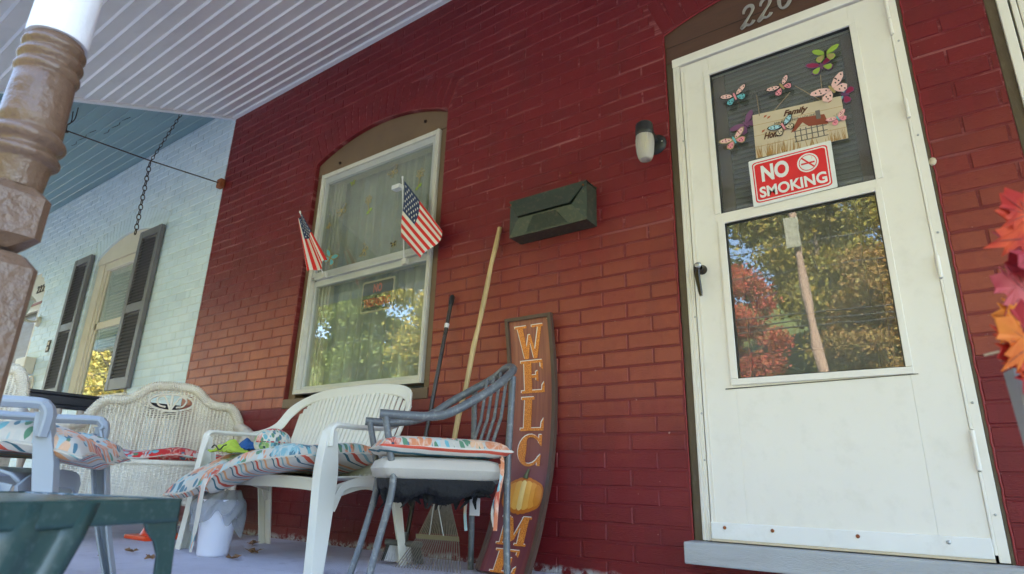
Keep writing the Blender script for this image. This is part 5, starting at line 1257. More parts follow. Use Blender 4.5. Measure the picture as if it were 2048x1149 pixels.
# ================================================================== GREY TUBE CHAIR
mc = thing('metal_chair', 'blue grey tubular captain chair with a torn seat and floral cushion beside the welcome board', 'chair', (-.83, -.54, 0))
NA, FA = Vector((-.862, -.785, .573)), Vector((-1.150, -.600, .573)); NF, FF_ = Vector((-.805, -.86, 0)), Vector((-1.075, -.695, 0)); NB, FB_ = Vector((-.555, -.430, 0)), Vector((-.935, -.165, 0)); BC = Vector((-.715, -.255, .815))
hoop = cr([NA + (NA - Vector((-.62, -.48, NA.z))).normalized() * .02, NA.lerp(Vector((-.64, -.50, .573)), .45), Vector((-.700, -.590, .60)), Vector((-.632, -.445, .70)), Vector((-.628, -.33, .785)), BC, Vector((-.83, -.20, .785)), Vector((-.95, -.30, .69)), Vector((-1.02, -.42, .60)), FA.lerp(Vector((-1.0, -.38, .573)), .35), FA + Vector((-.015, -.01, 0))], 7)
m = MB(); m.tube(hoop, .0165, 12); m.build('arm_rail', M['chairgrey'], mc)
for P in ([NA, (-.835, -.775, .45), (-.815, -.765, .33), (-.825, -.80, .15), NF], [FA, (-1.12, -.585, .45), (-1.10, -.575, .33), (-1.10, -.62, .15), FF_],
          [(-.615, -.345, .755), (-.60, -.385, .42), (-.58, -.41, .2), NB], [(-.90, -.235, .735), (-.915, -.205, .42), (-.925, -.185, .2), FB_]):
    m = MB(); m.tube(cr(P, 5), .0125, 10); m.build('leg', M['chairgrey'], mc)
for k, (px, tx_) in enumerate(((.18, .20), (.36, .37), (.55, .55), (.74, .73))):
    a = Vector((-.615, -.33, 0)).lerp(Vector((-.90, -.215, 0)), tx_); top_ = a + Vector((0, .0, .79 - .05 * abs(tx_ - .4))); bot_ = a + Vector((-.045, -.06, .42))
    m = MB(); m.tube([bot_, bot_.lerp(top_, .5) + Vector((.012, .01, 0)), top_], .0068, 8); m.build('spindle', M['chairgrey'], mc)
def quadw(u, v, z):     # seat plane between the legs, u near->far, v front->back
    a = Vector((-.825, -.80, z)); b = Vector((-1.105, -.60, z)); c = Vector((-.925, -.225, z)); d = Vector((-.600, -.405, z))
    return (a * (1 - u) + b * u) * (1 - v) + (d * (1 - u) + c * u) * v
m = MB(); m.tube([quadw(.06, .08, .350), quadw(.06, .95, .350), quadw(.94, .95, .350), quadw(.94, .08, .350)], .008, 8, closed=True, smooth=True); m.build('seat_frame', M['chairgrey'], mc)
def pad(mesh_name, z0, T, mat, o0, o1, parent, sag=0., rag=0., seed=1, nu=30):
    rnd = random.Random(seed); m = MB(); ph = [rnd.uniform(0, 6) for _ in range(4)]
    def f(u, v, s_):
        uu, vv = lerp(o0, o1, u), lerp(o0, o1, v); cu, cv = 2 * u - 1, 2 * v - 1
        k = 1 - .10 * (abs(cu) * abs(cv)) ** 2; uu = .5 + (uu - .5) * k; vv = .5 + (vv - .5) * k
        e = max(0, (1 - abs(cu) ** 6) * (1 - abs(cv) ** 6)) ** .42; p = quadw(uu, vv, 0)
        z = z0 + (T * .5 + T * .5 * e if s_ else T * .5 - T * .5 * e) - sag * (1 - cu * cu) * (1 - cv * cv)
        if rag and not s_: z -= rag * abs(math.sin(u * 9 + ph[0]) * math.sin(v * 7 + ph[1])) * e + .3 * rag * rnd.random() * e
        return (p.x, p.y, z)
    m.grid(lambda u, v: f(u, v, 1), nu, nu, uv=False); m.grid(lambda u, v: f(u, v, 0), nu, nu, uv=False)
    return m.build(mesh_name, mat, parent)
pad('seat_pad', .343, .088, M['paleseat'], -.06, 1.06, mc)
pad('torn_lining', .318, .060, M['lining'], .0, 1.0, mc, .01, .040, 4, 60)
m = MB(); rnd = random.Random(11)
for k in range(40):
    p = quadw(rnd.uniform(.1, .8), rnd.uniform(.0, .95), .315); l = rnd.uniform(.02, .075)
    m.ribbon([p, p + Vector((rnd.uniform(-.01, .01), rnd.uniform(-.01, .01), -l * .6)), p + Vector((rnd.uniform(-.025, .025), rnd.uniform(-.02, .02), -l))], [.03, .02, .006], .001, (rnd.random() - .5, rnd.random() - .5, .1))
o = m.build('lining_shreds', M['lining'], mc); o['kind'] = 'stuff'
m = MB(); p = at(951, 985, -.36); q_ = at(951, 1032, -.36); m.box(p.x - .024, p.x + .024, -.362, -.359, q_.z, p.z + .02); m.build('care_tag', M['tagwhite'], mc)
m = MB(); p = at(925, 985, -.42); m.ribbon([(p.x - .03, -.42, p.z + .005), (p.x + .03, -.40, p.z + .01), (p.x + .05, -.38, p.z)], .03, .002, (0, .5, 1)); m.build('lining_patch', pm('rusty_brown_lining', (.22, .08, .035), .8), mc)
mcu = thing('cushion', 'floral cushion with striped edge on top of the grey tubular chair', 'cushion', (-.83, -.54, .43), 0, 'floral cushions on the porch seats')
m = MB()
def cf(u, v, s_):
    uu, vv = lerp(-.03, 1.04, u), lerp(-.04, 1.05, v); cu, cv = 2 * u - 1, 2 * v - 1; e = max(0, (1 - abs(cu) ** 7) * (1 - abs(cv) ** 7)) ** .45; p = quadw(uu, vv, 0)
    return (p.x, p.y, .432 + (.034 + .034 * e + .003 * math.sin(u * 13) * e if s_ else .022 - .022 * e))
m.grid(lambda u, v: cf(u, v, 1), 34, 34, uv=False); m.build('top_cover', M['floral'], mcu)
m = MB(); m.grid(lambda u, v: cf(u, v, 0), 34, 34, uv=False)
ring = [(i / 34, 0) for i in range(35)] + [(1, j / 34) for j in range(1, 35)] + [(1 - i / 34, 1) for i in range(1, 35)] + [(0, 1 - j / 34) for j in range(1, 34)]; n = len(ring)
cen = quadw(.5, .5, .455); tv = [Vector(cf(*p, 1)) for p in ring]; bv = [Vector(cf(*p, 0)) for p in ring]; mv = [(a + b) / 2 + ((a + b) / 2 - cen).normalized() * .010 for a, b in zip(tv, bv)]
m.add(tv + mv + bv, [(a * n + i, a * n + (i + 1) % n, (a + 1) * n + (i + 1) % n, (a + 1) * n + i) for a in (0, 1) for i in range(n)], True); m.build('side_band', M['stripesz'], mcu)
def wstrap(parent, pix, mat, wd=.014):
    m = MB(); m.ribbon(cr([tuple(at(*p)) for p in pix], 5), wd, .0015, (1, .5, 0)); m.build('tie', mat, parent)
wstrap(mcu, [(985, 905, -.40), (1003, 915, -.42), (1004, 950, -.45), (995, 1000, -.47), (990, 1062, -.48)], M['floral'])
wstrap(mcu, [(990, 935, -.40), (1000, 930, -.43), (1002, 960, -.45), (985, 1020, -.46), (988, 1055, -.46)], M['floral'], .010)
wstrap(mcu, [(932, 1000, -.30), (930, 1030, -.30), (932, 1062, -.30)], M['floral'], .012)

# ================================================================== BROOM, RAKE, WELCOME BOARD
br = thing('broom', 'dark handled broom with black and white bristles leaning left of the rake', 'broom', (-1.23, -.25, 0))
h0, h1 = Vector((-1.256, -.022, 1.275)), Vector((-1.232, -.255, .10))
m = MB(); m.tube([h0, h1], .0105, 10); m.build('handle', M['blackstick'], br)
m = MB(); m.tube([h0 + Vector((0, 0, .012)), h0, h0 + (h1 - h0) * .04], [.007, .0145, .013], 10); m.build('grip', M['black'], br)
m = MB(); p = h0 + (h1 - h0) * .13; m.tube([p, p + (h1 - h0) * .02], .0125, 10); m.build('handle_label', M['tagwhite'], br)
hd = Vector((-1.235, -.265, .085)); ux = Vector((.78, .50, -.05)).normalized(); uy = Vector((-.5, .78, 0)).normalized()
m = MB(); m.tube([hd + Vector((0, 0, .045)), hd + Vector((0, 0, .0))], [.014, .022], 10); m.ribbon([hd - ux * .08, hd - ux * .06, hd + ux * .06, hd + ux * .08], [.035, .05, .05, .035], .022, uy, rnd=.7)
m.build('broom_head', pm('grey_plastic_head', (.10, .10, .09), .4), br)
bmW, bmB = MB(), MB(); rnd = random.Random(2)
for i in range(38):
    for j in range(5):
        f = (i + .5) / 38 * 2 - 1; p = hd + ux * (f * .072) + uy * ((j - 2) * .008) - Vector((0, 0, .008)); e = p + ux * (f * .022) + uy * ((j - 2) * .006 + rnd.uniform(-.003, .003)) - Vector((rnd.uniform(-.003, .003), 0, .067))
        e.z = max(e.z, .003)
        (bmW if -.78 < f < .45 else bmB).tube([p, e], [.0012, .0010], 4, caps=False)
for q_, mt in ((bmW, 'tagwhite'), (bmB, 'black')): o = q_.build('bristles', M[mt], br); o['kind'] = 'stuff'
rk = thing('leaf_rake', 'wire leaf rake with a long weathered wooden handle leaning on the red wall', 'rake', (-1.0, -.25, 0))
r0, r1 = Vector((-.960, -.02, 1.607)), Vector((-1.045, -.235, .33))
P = [r0.lerp(r1, k / 12) + Vector((.004 * math.sin(k * 1.9), .003 * math.cos(k * 2.3), 0)) for k in range(13)]
m = MB(); m.tube(P, [.012 + .0012 * math.sin(k * 2.2) for k in range(13)], 10); m.build('handle', M['bamboo'], rk)
m = MB(); m.tube([r1 + (r0 - r1).normalized() * .06, r1, r1 + (r1 - r0).normalized() * .03], [.0145, .0145, .010], 10); m.build('ferrule', M['iron'], rk)
rd_ = (r1 - r0).normalized(); rx_ = Vector((.97, .2, 0)).normalized(); hub = r1 + rd_ * .01
tine_metal = pm('rusty_tine_metal', (.20, .17, .14), .5, .2, 60, metal=.5)
for i in range(22):
    f = i / 21 * 2 - 1; a_ = hub + rx_ * f * .014; mid = hub + Vector((0, -.02, -.20)) + rx_ * f * .098; en = hub + Vector((0, -.075, -.322)) + rx_ * f * .155
    m = MB(); m.ribbon([a_, mid, en, en + Vector((0, .022, -.008))], [.0042, .0042, .0036, .003], .0012, rx_); m.build('tine', tine_metal, rk)
m = MB(); m.ribbon([hub + Vector((0, -.024, -.20)) + rx_ * (f_ * .104) for f_ in (-1, 0, 1)], .020, .004, (0, -.3, 1)); m.build('crossbar', pm('brass_crossbar', (.30, .24, .13), .45, metal=.5), rk)
for s_ in (-1, 1): m = MB(); m.tube([hub + Vector((0, -.03, .02)), hub + Vector((0, -.045, -.08)) + rx_ * s_ * .012, hub + Vector((0, -.03, -.19)) + rx_ * s_ * .034], .0024, 6); m.build('spring_wire', M['screw'], rk)
m = MB(); rnd = random.Random(4)
for i in range(22):
    f = i / 21 * 2 - 1
m.add([tuple(hub + rx_ * -.014), tuple(hub + rx_ * .014), tuple(hub + Vector((0, -.018, -.185)) + rx_ * .09), tuple(hub + Vector((0, -.018, -.185)) - rx_ * .09)], [(0, 1, 2, 3)])
m.v = [(x, y + .004, z) for x, y, z in m.v]; m.build('guard_plate', M['iron'], rk)

wb = thing('welcome_sign', 'tall maroon welcome board with orange letters and a pumpkin, bowed against the red wall', 'sign', (-.745, -.1, 0))
wc = cr([(-.753, -.040, 1.098), (-.748, -.018, .93), (-.745, -.004, .76), (-.745, -.006, .62), (-.745, -.018, .49), (-.745, -.042, .37), (-.745, -.085, .25), (-.740, -.140, .13), (-.735, -.215, .005)], 8)
WB = .128; nP = len(wc); cum = [0]
for a, b in zip(wc, wc[1:]): cum.append(cum[-1] + (b - a).length)
LT = cum[-1]
def wpt(s_, x, lift=0.):
    x = x * 1.05 + .004
    """point on the board: s_ metres down from the top, x sideways, lift off its face"""
    s_ = min(max(s_, 0), LT - 1e-5); i = next(k for k in range(nP - 1) if cum[k + 1] > s_); t = (s_ - cum[i]) / (cum[i + 1] - cum[i])
    p = wc[i].lerp(wc[i + 1], t); d = (wc[min(i + 2, nP - 1)] - wc[max(i - 1, 0)]).normalized(); nn = Vector((1, 0, 0)).cross(d).normalized()
    if nn.y > 0: nn = -nn
    return p + Vector((x, 0, 0)) + nn * lift
def strip(name, x0, x1, l0, l1, mat, s0=0., s1=None):
    s1 = s1 or LT; m = MB(); K = 60; vs = []
    for k in range(K + 1):
        s_ = lerp(s0, s1, k / K)
        for x, l in ((x0, l0), (x1, l0), (x1, l1), (x0, l1)): vs.append(wpt(s_, x, l))
    m.add(vs, [(k * 4 + j, k * 4 + (j + 1) % 4, k * 4 + 4 + (j + 1) % 4, k * 4 + 4 + j) for k in range(K) for j in range(4)] + [(0, 1, 2, 3), (K * 4 + 3, K * 4 + 2, K * 4 + 1, K * 4)]); return m.build(name, mat, wb)
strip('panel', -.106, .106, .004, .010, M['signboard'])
strip('frame_side', -.122, -.106, .0, .024, M['signframe']); strip('frame_side', .106, .122, .0, .024, M['signframe'])
strip('frame_end', -.106, .106, .0, .024, M['signframe'], 0, .016); 
LET = {  # slab-serif capitals as unions of quads in a 1 x 1 box
 'W': [[(.0, 1), (.42, 1), (.42, .93), (.0, .93)], [(.60, 1), (1.0, 1), (1.0, .93), (.60, .93)], [(.08, .95), (.28, .95), (.42, 0), (.28, 0)], [(.42, 0), (.28, 0), (.46, .72), (.54, .72)], [(.46, .72), (.54, .72), (.72, 0), (.60, 0)], [(.60, 0), (.72, 0), (.94, .95), (.82, .95)]],
 'E': [[(.0, 1), (.95, 1), (.95, .92), (.0, .92)], [(.0, .08), (1, .08), (1, 0), (.0, 0)], [(.14, .94), (.46, .94), (.46, .06), (.14, .06)], [(.46, .55), (.72, .55), (.72, .46), (.46, .46)], [(.85, .94), (.95, .94), (.95, .70), (.85, .78)], [(.64, .64), (.74, .68), (.74, .34), (.64, .38)], [(.88, .06), (1, .06), (1, .32), (.90, .22)]],
 'L': [[(.0, 1), (.56, 1), (.56, .92), (.0, .92)], [(.0, .08), (1, .08), (1, 0), (.0, 0)], [(.14, .94), (.46, .94), (.46, .06), (.14, .06)], [(.88, .06), (1, .06), (1, .36), (.90, .24)]],
 'C': [[(1.0 * .5 + .5 * math.cos(R_(a)), .5 + .5 * math.sin(R_(a))) for a in (b, b + 16)] + [(.5 + (.5 - tb) * math.cos(R_(a)) + 0, .5 + (.5 - .09 - .0) * math.sin(R_(a))) for a, tb in ((b + 16, .08 + .27 * max(0, -math.cos(R_(b + 16)))), (b, .08 + .27 * max(0, -math.cos(R_(b)))))] for b in range(36, 324, 16)] + [[(.84, .98), (.96, .98), (.96, .62), (.84, .72)], [(.84, .02), (.96, .02), (.96, .38), (.84, .28)]],
 'M': [[(.0, 1), (.30, 1), (.30, .93), (.0, .93)], [(.72, 1), (1, 1), (1, .93), (.72, .93)], [(.0, .07), (.30, .07), (.30, 0), (.0, 0)], [(.62, .07), (1, .07), (1, 0), (.62, 0)], [(.10, .96), (.19, .96), (.19, .04), (.10, .04)], [(.12, .96), (.36, .96), (.56, .20), (.46, .12)], [(.46, .12), (.56, .20), (.80, .96), (.72, .96)], [(.70, .96), (.92, .96), (.92, .04), (.70, .04)]]}
def letter(ch_, s0, h, wd_, x0=0.):
    for dx, ds, lift, mt, nm in ((-.0045, -.0035, .0108, 'letterwhite', 'letter_edge'), (.0, .0, .0122, 'letter', 'letter')):
        m = MB()
        for poly in LET[ch_]:
            n = len(poly); K = 4
            # subdivide along height so letters follow the bow
            vs = [wpt(s0 + (1 - v) * h + ds, x0 + (u - .5) * wd_ + dx, lift + (.0001 * (hash_i(poly) % 7))) for u, v in poly]
            m.add(vs + [p + Vector((0, .0012, 0)) for p in vs], [tuple(range(n)), tuple(range(2 * n - 1, n - 1, -1))] + [(i, i + n, (i + 1) % n + n, (i + 1) % n) for i in range(n)])
        m.build(nm, M[mt], wb)
def hash_i(p): return int(abs(p[0][0] * 37 + p[1][1] * 91 + p[2][0] * 17))
def s_y(y):
    lo, hi = 0, LT
    for _ in range(30):
        q_ = (lo + hi) / 2
        if proj(wpt(q_, 0))[1] < y: lo = q_
        else: hi = q_
    return lo
for ch_, ya, yb_, wd_, xo in (('W', 652, 718, .150, 0), ('E', 722, 787, .120, .004), ('L', 795, 863, .118, .004), ('C', 870, 935, .122, .002), ('M', 1036, 1094, .138, .0), ('E', 1103, 1160, .115, .0)):
    letter(ch_, s_y(ya), s_y(yb_) - s_y(ya), wd_, xo)
PUMPE = pm('pumpkin_outline', (.60, .17, .02), .45)
PH = (s_y(1030) - s_y(953)) / 2
pcen = s_y(992)
for k, (cx, rw, col) in enumerate(((-.068, .030, 0), (.068, .030, 0), (-.050, .034, 1), (.050, .034, 1), (-.026, .034, 2), (.026, .034, 2), (0, .026, 3))):
    m = MB(); pts = [wpt(pcen + PH * (1 - .22 * (abs(cx) / .068) ** 1.6) * (abs(math.sin(A)) ** .8) * (1 if math.sin(A) > 0 else -1) + .004, cx * (1 - .28 * math.sin(A) ** 4) + rw * math.cos(A), .0112 + k * .0004) for A in [j * math.pi / 12 for j in range(24)]]
    c0 = wpt(pcen, cx, .0112 + k * .0004 + .009); n = len(pts); m.add(pts + [c0], [(i, (i + 1) % n, n) for i in range(n)], True); m.build('pumpkin_edge', PUMPE, wb); ctr = wpt(pcen, cx, .0112 + k * .0004); m = MB(); pts = [ctr + (p_ - ctr) * .92 + (c0 - ctr).normalized() * .0006 for p_ in pts]; c0 = c0 + (c0 - ctr).normalized() * .0008; m.add(pts + [c0], [(i, (i + 1) % n, n) for i in range(n)], True); m.build('pumpkin_lobe', [pm('pumpkin_dark', (.68, .24, .03), .4), pm('pumpkin_mid', (.80, .33, .05), .4), pm('pumpkin_light', (.85, .42, .08), .4), pm('pumpkin_bright', (.95, .62, .22), .4)][col], wb)
m = MB(); m.tube([wpt(pcen - PH * .85, 0, .015), wpt(pcen - PH * 1.1, .004, .015), wpt(pcen - PH * 1.35, .010, .014)], [.012, .007, .005], 8); m.build('pumpkin_stem', pm('stem_green', (.10, .11, .05), .6), wb)
m = MB(); m.lathe([(.0005, -.004), (.003, -.003), (.003, 0)], tuple(wpt(.024, .10, .012)), 8, axis='y'); m.build('nail', M['screw'], wb)

# ================================================================== WICKER
def weave(m, fn, nu, nv, r=.0032, mask=None, amp=.0035):
    """horizontal strands running over and under upright stakes; fn(u,v)->(point, normal)"""
    for j in range(nv):
        v = (j + .5) / nv; run = []
        def flush():
            if len(run) > 2: m.tube(run[:], r, 4, caps=False)
            run.clear()
        for i in range(nu * 2 + 1):
            u = i / (nu * 2)
            if mask and mask(u, v): flush(); continue
            p, n = fn(u, v); run.append(Vector(p) + Vector(n) * (amp * (1 if (i // 2 + j) % 2 else -1) if i % 2 else 0))
        flush()
def stakes(m, fn, nu, r=.004, mask=None):
    for i in range(nu):
        u = (i + .5) / nu; run = []
        for k in range(15):
            v = k / 14
            if mask and mask(u, v):
                if len(run) > 1: m.tube(run, r, 5, caps=False)
                run = []; continue
            run.append(fn(u, v)[0])
        if len(run) > 1: m.tube(run, r, 5, caps=False)
def coil(m, path, r, tw=.0035, pitch=.010):
    """a roll wrapped with reed"""
    m.tube(path, r * .93, 12)
    P = [Vector(p) for p in path]; L = [0]
    for a, b in zip(P, P[1:]): L.append(L[-1] + (b - a).length)
    n = int(L[-1] / pitch); i = 0; prev = Vector((.3, .2, 1)).normalized()
    for k in range(n):
        s_ = (k + .5) / n * L[-1]
        while i < len(L) - 2 and L[i + 1] < s_: i += 1
        t = (s_ - L[i]) / (L[i + 1] - L[i] + 1e-9); p = P[i].lerp(P[i + 1], t); d = (P[i + 1] - P[i]).normalized()
        a = (prev - d * prev.dot(d)).normalized(); prev = a; b = d.cross(a)
        m.tube([p + (a * math.cos(q * .785) + b * math.sin(q * .785)) * (r - .0005) + d * (pitch * .35 * (1 if q % 2 else -1)) for q in range(8)], tw, 4, closed=True)
def wicker_seat(name, label, cat, loc, rz, W, zs, hump, opening, backy=.28, frontw=.06, rows=44, seat=.40):
    t = thing(name, label, cat, loc, rz); h = W / 2; Bd = lambda m, n: m.build(n, M['wicker'], t, world=False)
    def ztop(x):
        e = abs(x) / h; z = zs + hump * (1 / (1 + math.exp((abs(x) / h - .42) * 16))); return z - .13 * max(0, (e - .78) / .22) ** 2.2
    def bf(u, v):
        x = lerp(-h + .03, h - .03, u); z = lerp(seat - .02, ztop(x) - .01, v); y = backy + .13 * (z - seat) - .05 * (abs(x) / h) ** 2.5
        return (x, y, z), (.0, -1, .12)
    mask = (lambda u, v: opening and ((bf(u, v)[0][0]) / .125) ** 2 + ((bf(u, v)[0][2] - (zs + hump - .105)) / .050) ** 2 < 1)
    m = MB(); weave(m, bf, int(W / .023), rows, mask=mask, r=.0038, amp=.0045); stakes(m, bf, int(W / .023), mask=mask, r=.0055); Bd(m, 'backrest')['kind'] = 'stuff'
    if opening:
        zc = zs + hump - .105; m = MB(); yb_ = bf(.5, .85)[0][1]
        m.tube([(.128 * math.cos(k * .2618), yb_ - .004, zc + .053 * math.sin(k * .2618)) for k in range(24)], .007, 6, closed=True); Bd(m, 'opening_rim')
        for s_ in (-1, 1):
            m = MB(); m.tube(cr([(0, yb_, zc - .05), (.045 * s_, yb_, zc + .035), (.085 * s_, yb_, zc + .02), (.07 * s_, yb_, zc - .02), (.03 * s_, yb_, zc - .03)], 5), .006, 6); Bd(m, 'scroll')
        m = MB(); m.tube([(0, yb_, zc - .05), (0, yb_, zc + .05)], .008, 6); Bd(m, 'scroll')
    xs_ = [(-h + W * k / 30) for k in range(31)]
    def by(x, z): return backy + .13 * (z - seat) - .05 * (abs(x) / h) ** 2.5
    rim = [(-h - .01, by(h, .5) - .03, seat + .06)] + [(x * (1.0), by(x, ztop(x)), ztop(x)) for x in xs_] + [(h + .01, by(h, .5) - .03, seat + .06)]
    m = MB(); coil(m, cr(rim, 3), .029, .0048, .0125); Bd(m, 'rolled_rim')
    yf = -.28
    for s_ in (-1, 1):
        arm = cr([(s_ * (h + .0), backy - .02, seat + .24), (s_ * (h + .04), .06, seat + .20), (s_ * (h + .05), -.16, seat + .16), (s_ * (h + .03), yf + .01, seat + .06), (s_ * (h + .0), yf + .02, seat - .05)], 5)
        m = MB(); coil(m, arm, .036, .0048, .0125); Bd(m, 'armrest')
        def sf(u, v, s_=s_): y = lerp(yf + .02, backy, u); return (s_ * (h + .015), y, lerp(.10 + .05 * math.sin(u * math.pi), seat + .10 + .1 * u, v)), (s_, 0, 0)
        m = MB(); weave(m, sf, 24, 34); stakes(m, sf, 24); Bd(m, 'side_panel')['kind'] = 'stuff'
        for y in (yf + .01, backy - .01): m = MB(); m.tube([(s_ * (h + .005), y, seat), (s_ * (h + .01), y, 0)], .016, 8); Bd(m, 'leg')
    def ff(u, v): x = lerp(-h, h, u); zb = .09 + .12 * math.sin(u * math.pi) ** .6; return (x, yf - .02 * math.sin(u * math.pi), lerp(zb, seat, v)), (0, -1, 0)
    m = MB(); weave(m, ff, int(W / .021), 28); stakes(m, ff, int(W / .021)); Bd(m, 'front_skirt')['kind'] = 'stuff'
    m = MB(); coil(m, [ff(k / 30, 0)[0] for k in range(31)], .012, .0025, .008); Bd(m, 'skirt_rim')
    m = MB(); coil(m, [(ff(k / 20, 1)[0][0], yf - .02 * math.sin(k / 20 * math.pi), seat) for k in range(21)], .014, .0025, .008); Bd(m, 'seat_rim')
    m = MB(); m.grid(lambda u, v: (lerp(-h, h, u), lerp(yf, backy, v), seat - .004), 4, 4); Bd(m, 'seat_deck')
    return t
wl = wicker_seat('wicker_loveseat', 'cream wicker loveseat with a humped back and pierced crest against the porch railing', 'loveseat', (-3.06, -.52, 0), R_(60.3), .86, .775, .115, True)
def rshape(u, v): return (lerp(-.40, .40, u), lerp(-.28, .22, v), .402 + .012 * math.sin(u * 12))
cushion('cushion', 'bright red floral cushion on the wicker loveseat', (-3.06, -.52, 0), R_(60.3), .8, .5, .07, rshape, topm='redfloral', sidem='redfloral', seed=4)
wc2 = wicker_seat('wicker_chair', 'white wicker armchair with a rounded rolled back behind the grey plastic chair', 'chair', (-3.12, -1.56, 0), R_(68), .60, .86, .10, False, rows=46)
def r2shape(u, v): return (lerp(-.26, .26, u), lerp(-.26, .2, v), .402)
cushion('cushion', 'red and teal floral cushion on the white wicker armchair', (-3.12, -1.56, 0), R_(68), .5, .5, .09, r2shape, topm='redfloral', sidem='floral', seed=6)

# railing between the porches
rl = thing('porch_railing', 'charcoal handrail on beige turned balusters between the two porches', 'railing', (-3.97, -1.1, 0))
m = MB(); m.box(-4.0, -3.935, -2.15, -.004, .752, .812, .008); m.box(-3.99, -3.945, -2.15, -.004, .728, .752, .003); m.box(-4.008, -3.927, -2.15, -.004, .812, .832, .006); m.build('handrail', M['handrail'], rl)
m = MB(); m.box(-3.995, -3.94, -2.15, -.004, .09, .13, .004); m.build('bottom_rail', M['beige'], rl)
bmh = MB(); bmh.lathe([(.022, -.31), (.022, -.2), (.015, -.18), (.021, -.15), (.014, -.12), (.024, -.02), (.016, .10), (.021, .13), (.015, .15), (.022, .17), (.022, .292)], (0, 0, 0), 14); bme = bmh.mesh('baluster', M['beige'])
for k in range(16):
    o = bpy.data.objects.new('baluster', bme); COL.objects.link(o); o.parent = rl; o.location = Vector((-3.967, -.13 - k * .128, .437)) - wpos(rl)

# ================================================================== SMALL THINGS ON THE FLOOR
bk = thing('bucket', 'small white plastic bin lined with a clear bag under the bench', 'bin', (-2.02, -.70, 0))
cx, cy = -2.0, -.69
m = MB(); m.lathe([(.001, .004), (.062, .0), (.066, .012), (.085, .235), (.088, .24), (.082, .24), (.064, .02), (.001, .012)], (cx, cy, 0), 32); m.build('body', M['bucket'], bk)
s = N('clear_bag_film'); P = s.pos()
s.set(Base_Color=(.45, .47, .50), Roughness=.12, Normal=s.bump(s.noise(P, 38, 4, .65, 1.5), 1., .02)); s.b.inputs['Alpha'].default_value = .55
M['bag'] = s.m
m = MB(); rnd = random.Random(6); ph = [rnd.uniform(0, 6) for _ in range(8)]
def bag(u, v):
    A = u * 2 * math.pi; r = lerp(.090, .108, math.sin(v * math.pi * .8)) + .013 * math.sin(A * 5 + ph[0] + v * 5) + .010 * math.sin(A * 11 + v * 9 + ph[1]); z = lerp(.275, .135 + .04 * math.sin(A * 2 + ph[2]) + .02 * math.sin(A * 7), v) + .008 * math.sin(A * 9 + v * 12)
    r = r * lerp(.75, 1, min(1, v * 3)); return (cx + r * math.cos(A), cy + r * math.sin(A), z)
m.grid(bag, 90, 26, uv=False); m.build('bag', M['bag'], bk)
cn = thing('traffic_cone', 'orange traffic cone on a square base under the wicker loveseat', 'cone', (-2.89, -.51, 0))
cnx, cny = -2.89, -.51
m = MB(); m.lathe([(.088, .022), (.082, .03), (.030, .180), (.026, .186), (.001, .187)], (cnx, cny, 0), 28); m.build('body', M['cone'], cn)
m = MB(); m.box(cnx - .12, cnx + .12, cny - .12, cny + .12, .0, .022, .006); m.build('base', M['cone'], cn)
m = MB(); m.box(cnx - .11, cnx + .11, cny - .11, cny + .11, .0005, .004); m.build('rubber_feet', M['black'], cn)
for i, (px, py, s_, lab) in enumerate(((465, 1121, .030, 'brown curled leaf on the carpet nearest the camera'), (508, 1107, .034, 'pale brown leaf behind the white bench leg'), (505, 1091, .03, 'yellowed leaf beside the bin under the bench'), (262, 1107, .026, 'yellow leaf on the floor left of the bin'), (205, 1116, .02, 'small brown leaf near the green stool'), (300, 1120, .018, 'tiny brown leaf at the bottom left of the floor'), (378, 1078, .025, 'dark leaf behind the bin'))):
    d = CF + CR * ((px - 1024) / FPX) - CU * ((py - 574.5) / FPX); p = CP + d * (-CP.z / d.z); rnd = random.Random(i); a0 = rnd.uniform(0, 6)
    m = MB(); n = 14; vs = [(p.x, p.y, .006)]
    for k in range(n):
        A = a0 + 2 * math.pi * k / n; r = s_ * (1.25 if k % 2 == 0 else .62) * rnd.uniform(.8, 1.1); vs.append((p.x + r * math.cos(A), p.y + r * math.sin(A), .003 + rnd.uniform(0, .022)))
    m.add(vs, [(0, 1 + k, 1 + (k + 1) % n) for k in range(n)]); o = m.build('fallen_leaf', M['leafdry']); q_ = o.modifiers.new('t', 'SOLIDIFY'); q_.thickness = .001
    tag(o, lab, 'leaf', 'fallen leaves on the porch floor')

# ================================================================== AUTUMN SIGN AT THE RIGHT EDGE
au = thing('autumn_sign', 'framed wooden autumn sign topped with cloth maple leaves at the right edge', 'sign', (.93, -1.27, 0))
AO = at(2015, 742, -1.30); ux = Vector((.86, .42, 0)).normalized(); uz = Vector((.04, -.10, -.99)).normalized(); un = ux.cross(uz).normalized()
if un.y > 0: un = -un
def aq(a, b, c=0.): return AO + ux * a + uz * b + un * c
def abox(name, a0, a1, b0, b1, c0, c1, mat):
    m = MB(); vs = [aq(a, b, c) for a in (a0, a1) for b in (b0, b1) for c in (c0, c1)]; m.add(vs, [(0, 1, 3, 2), (4, 6, 7, 5), (0, 4, 5, 1), (2, 3, 7, 6), (0, 2, 6, 4), (1, 5, 7, 3)]); return m.build(name, mat, au)
hh = AO.z / .99 - .001
abox('frame', 0, .012, 0, hh, -.010, .012, pm('greyed_wood', (.22, .19, .16), .7)); abox('frame', .268, .28, 0, hh, -.010, .012, M['signframe']); abox('frame', .012, .268, -.0, .012, -.010, .012, M['signframe'])
abox('panel', .012, .268, .012, hh - .01, -.006, -.002, pm('autumn_panel', (.45, .20, .12), .5, .5, 25))
abox('panel_stripe', .014, .030, .03, hh - .02, -.002, .0, pm('orange_wood', (.50, .22, .06), .6, .3, 40))
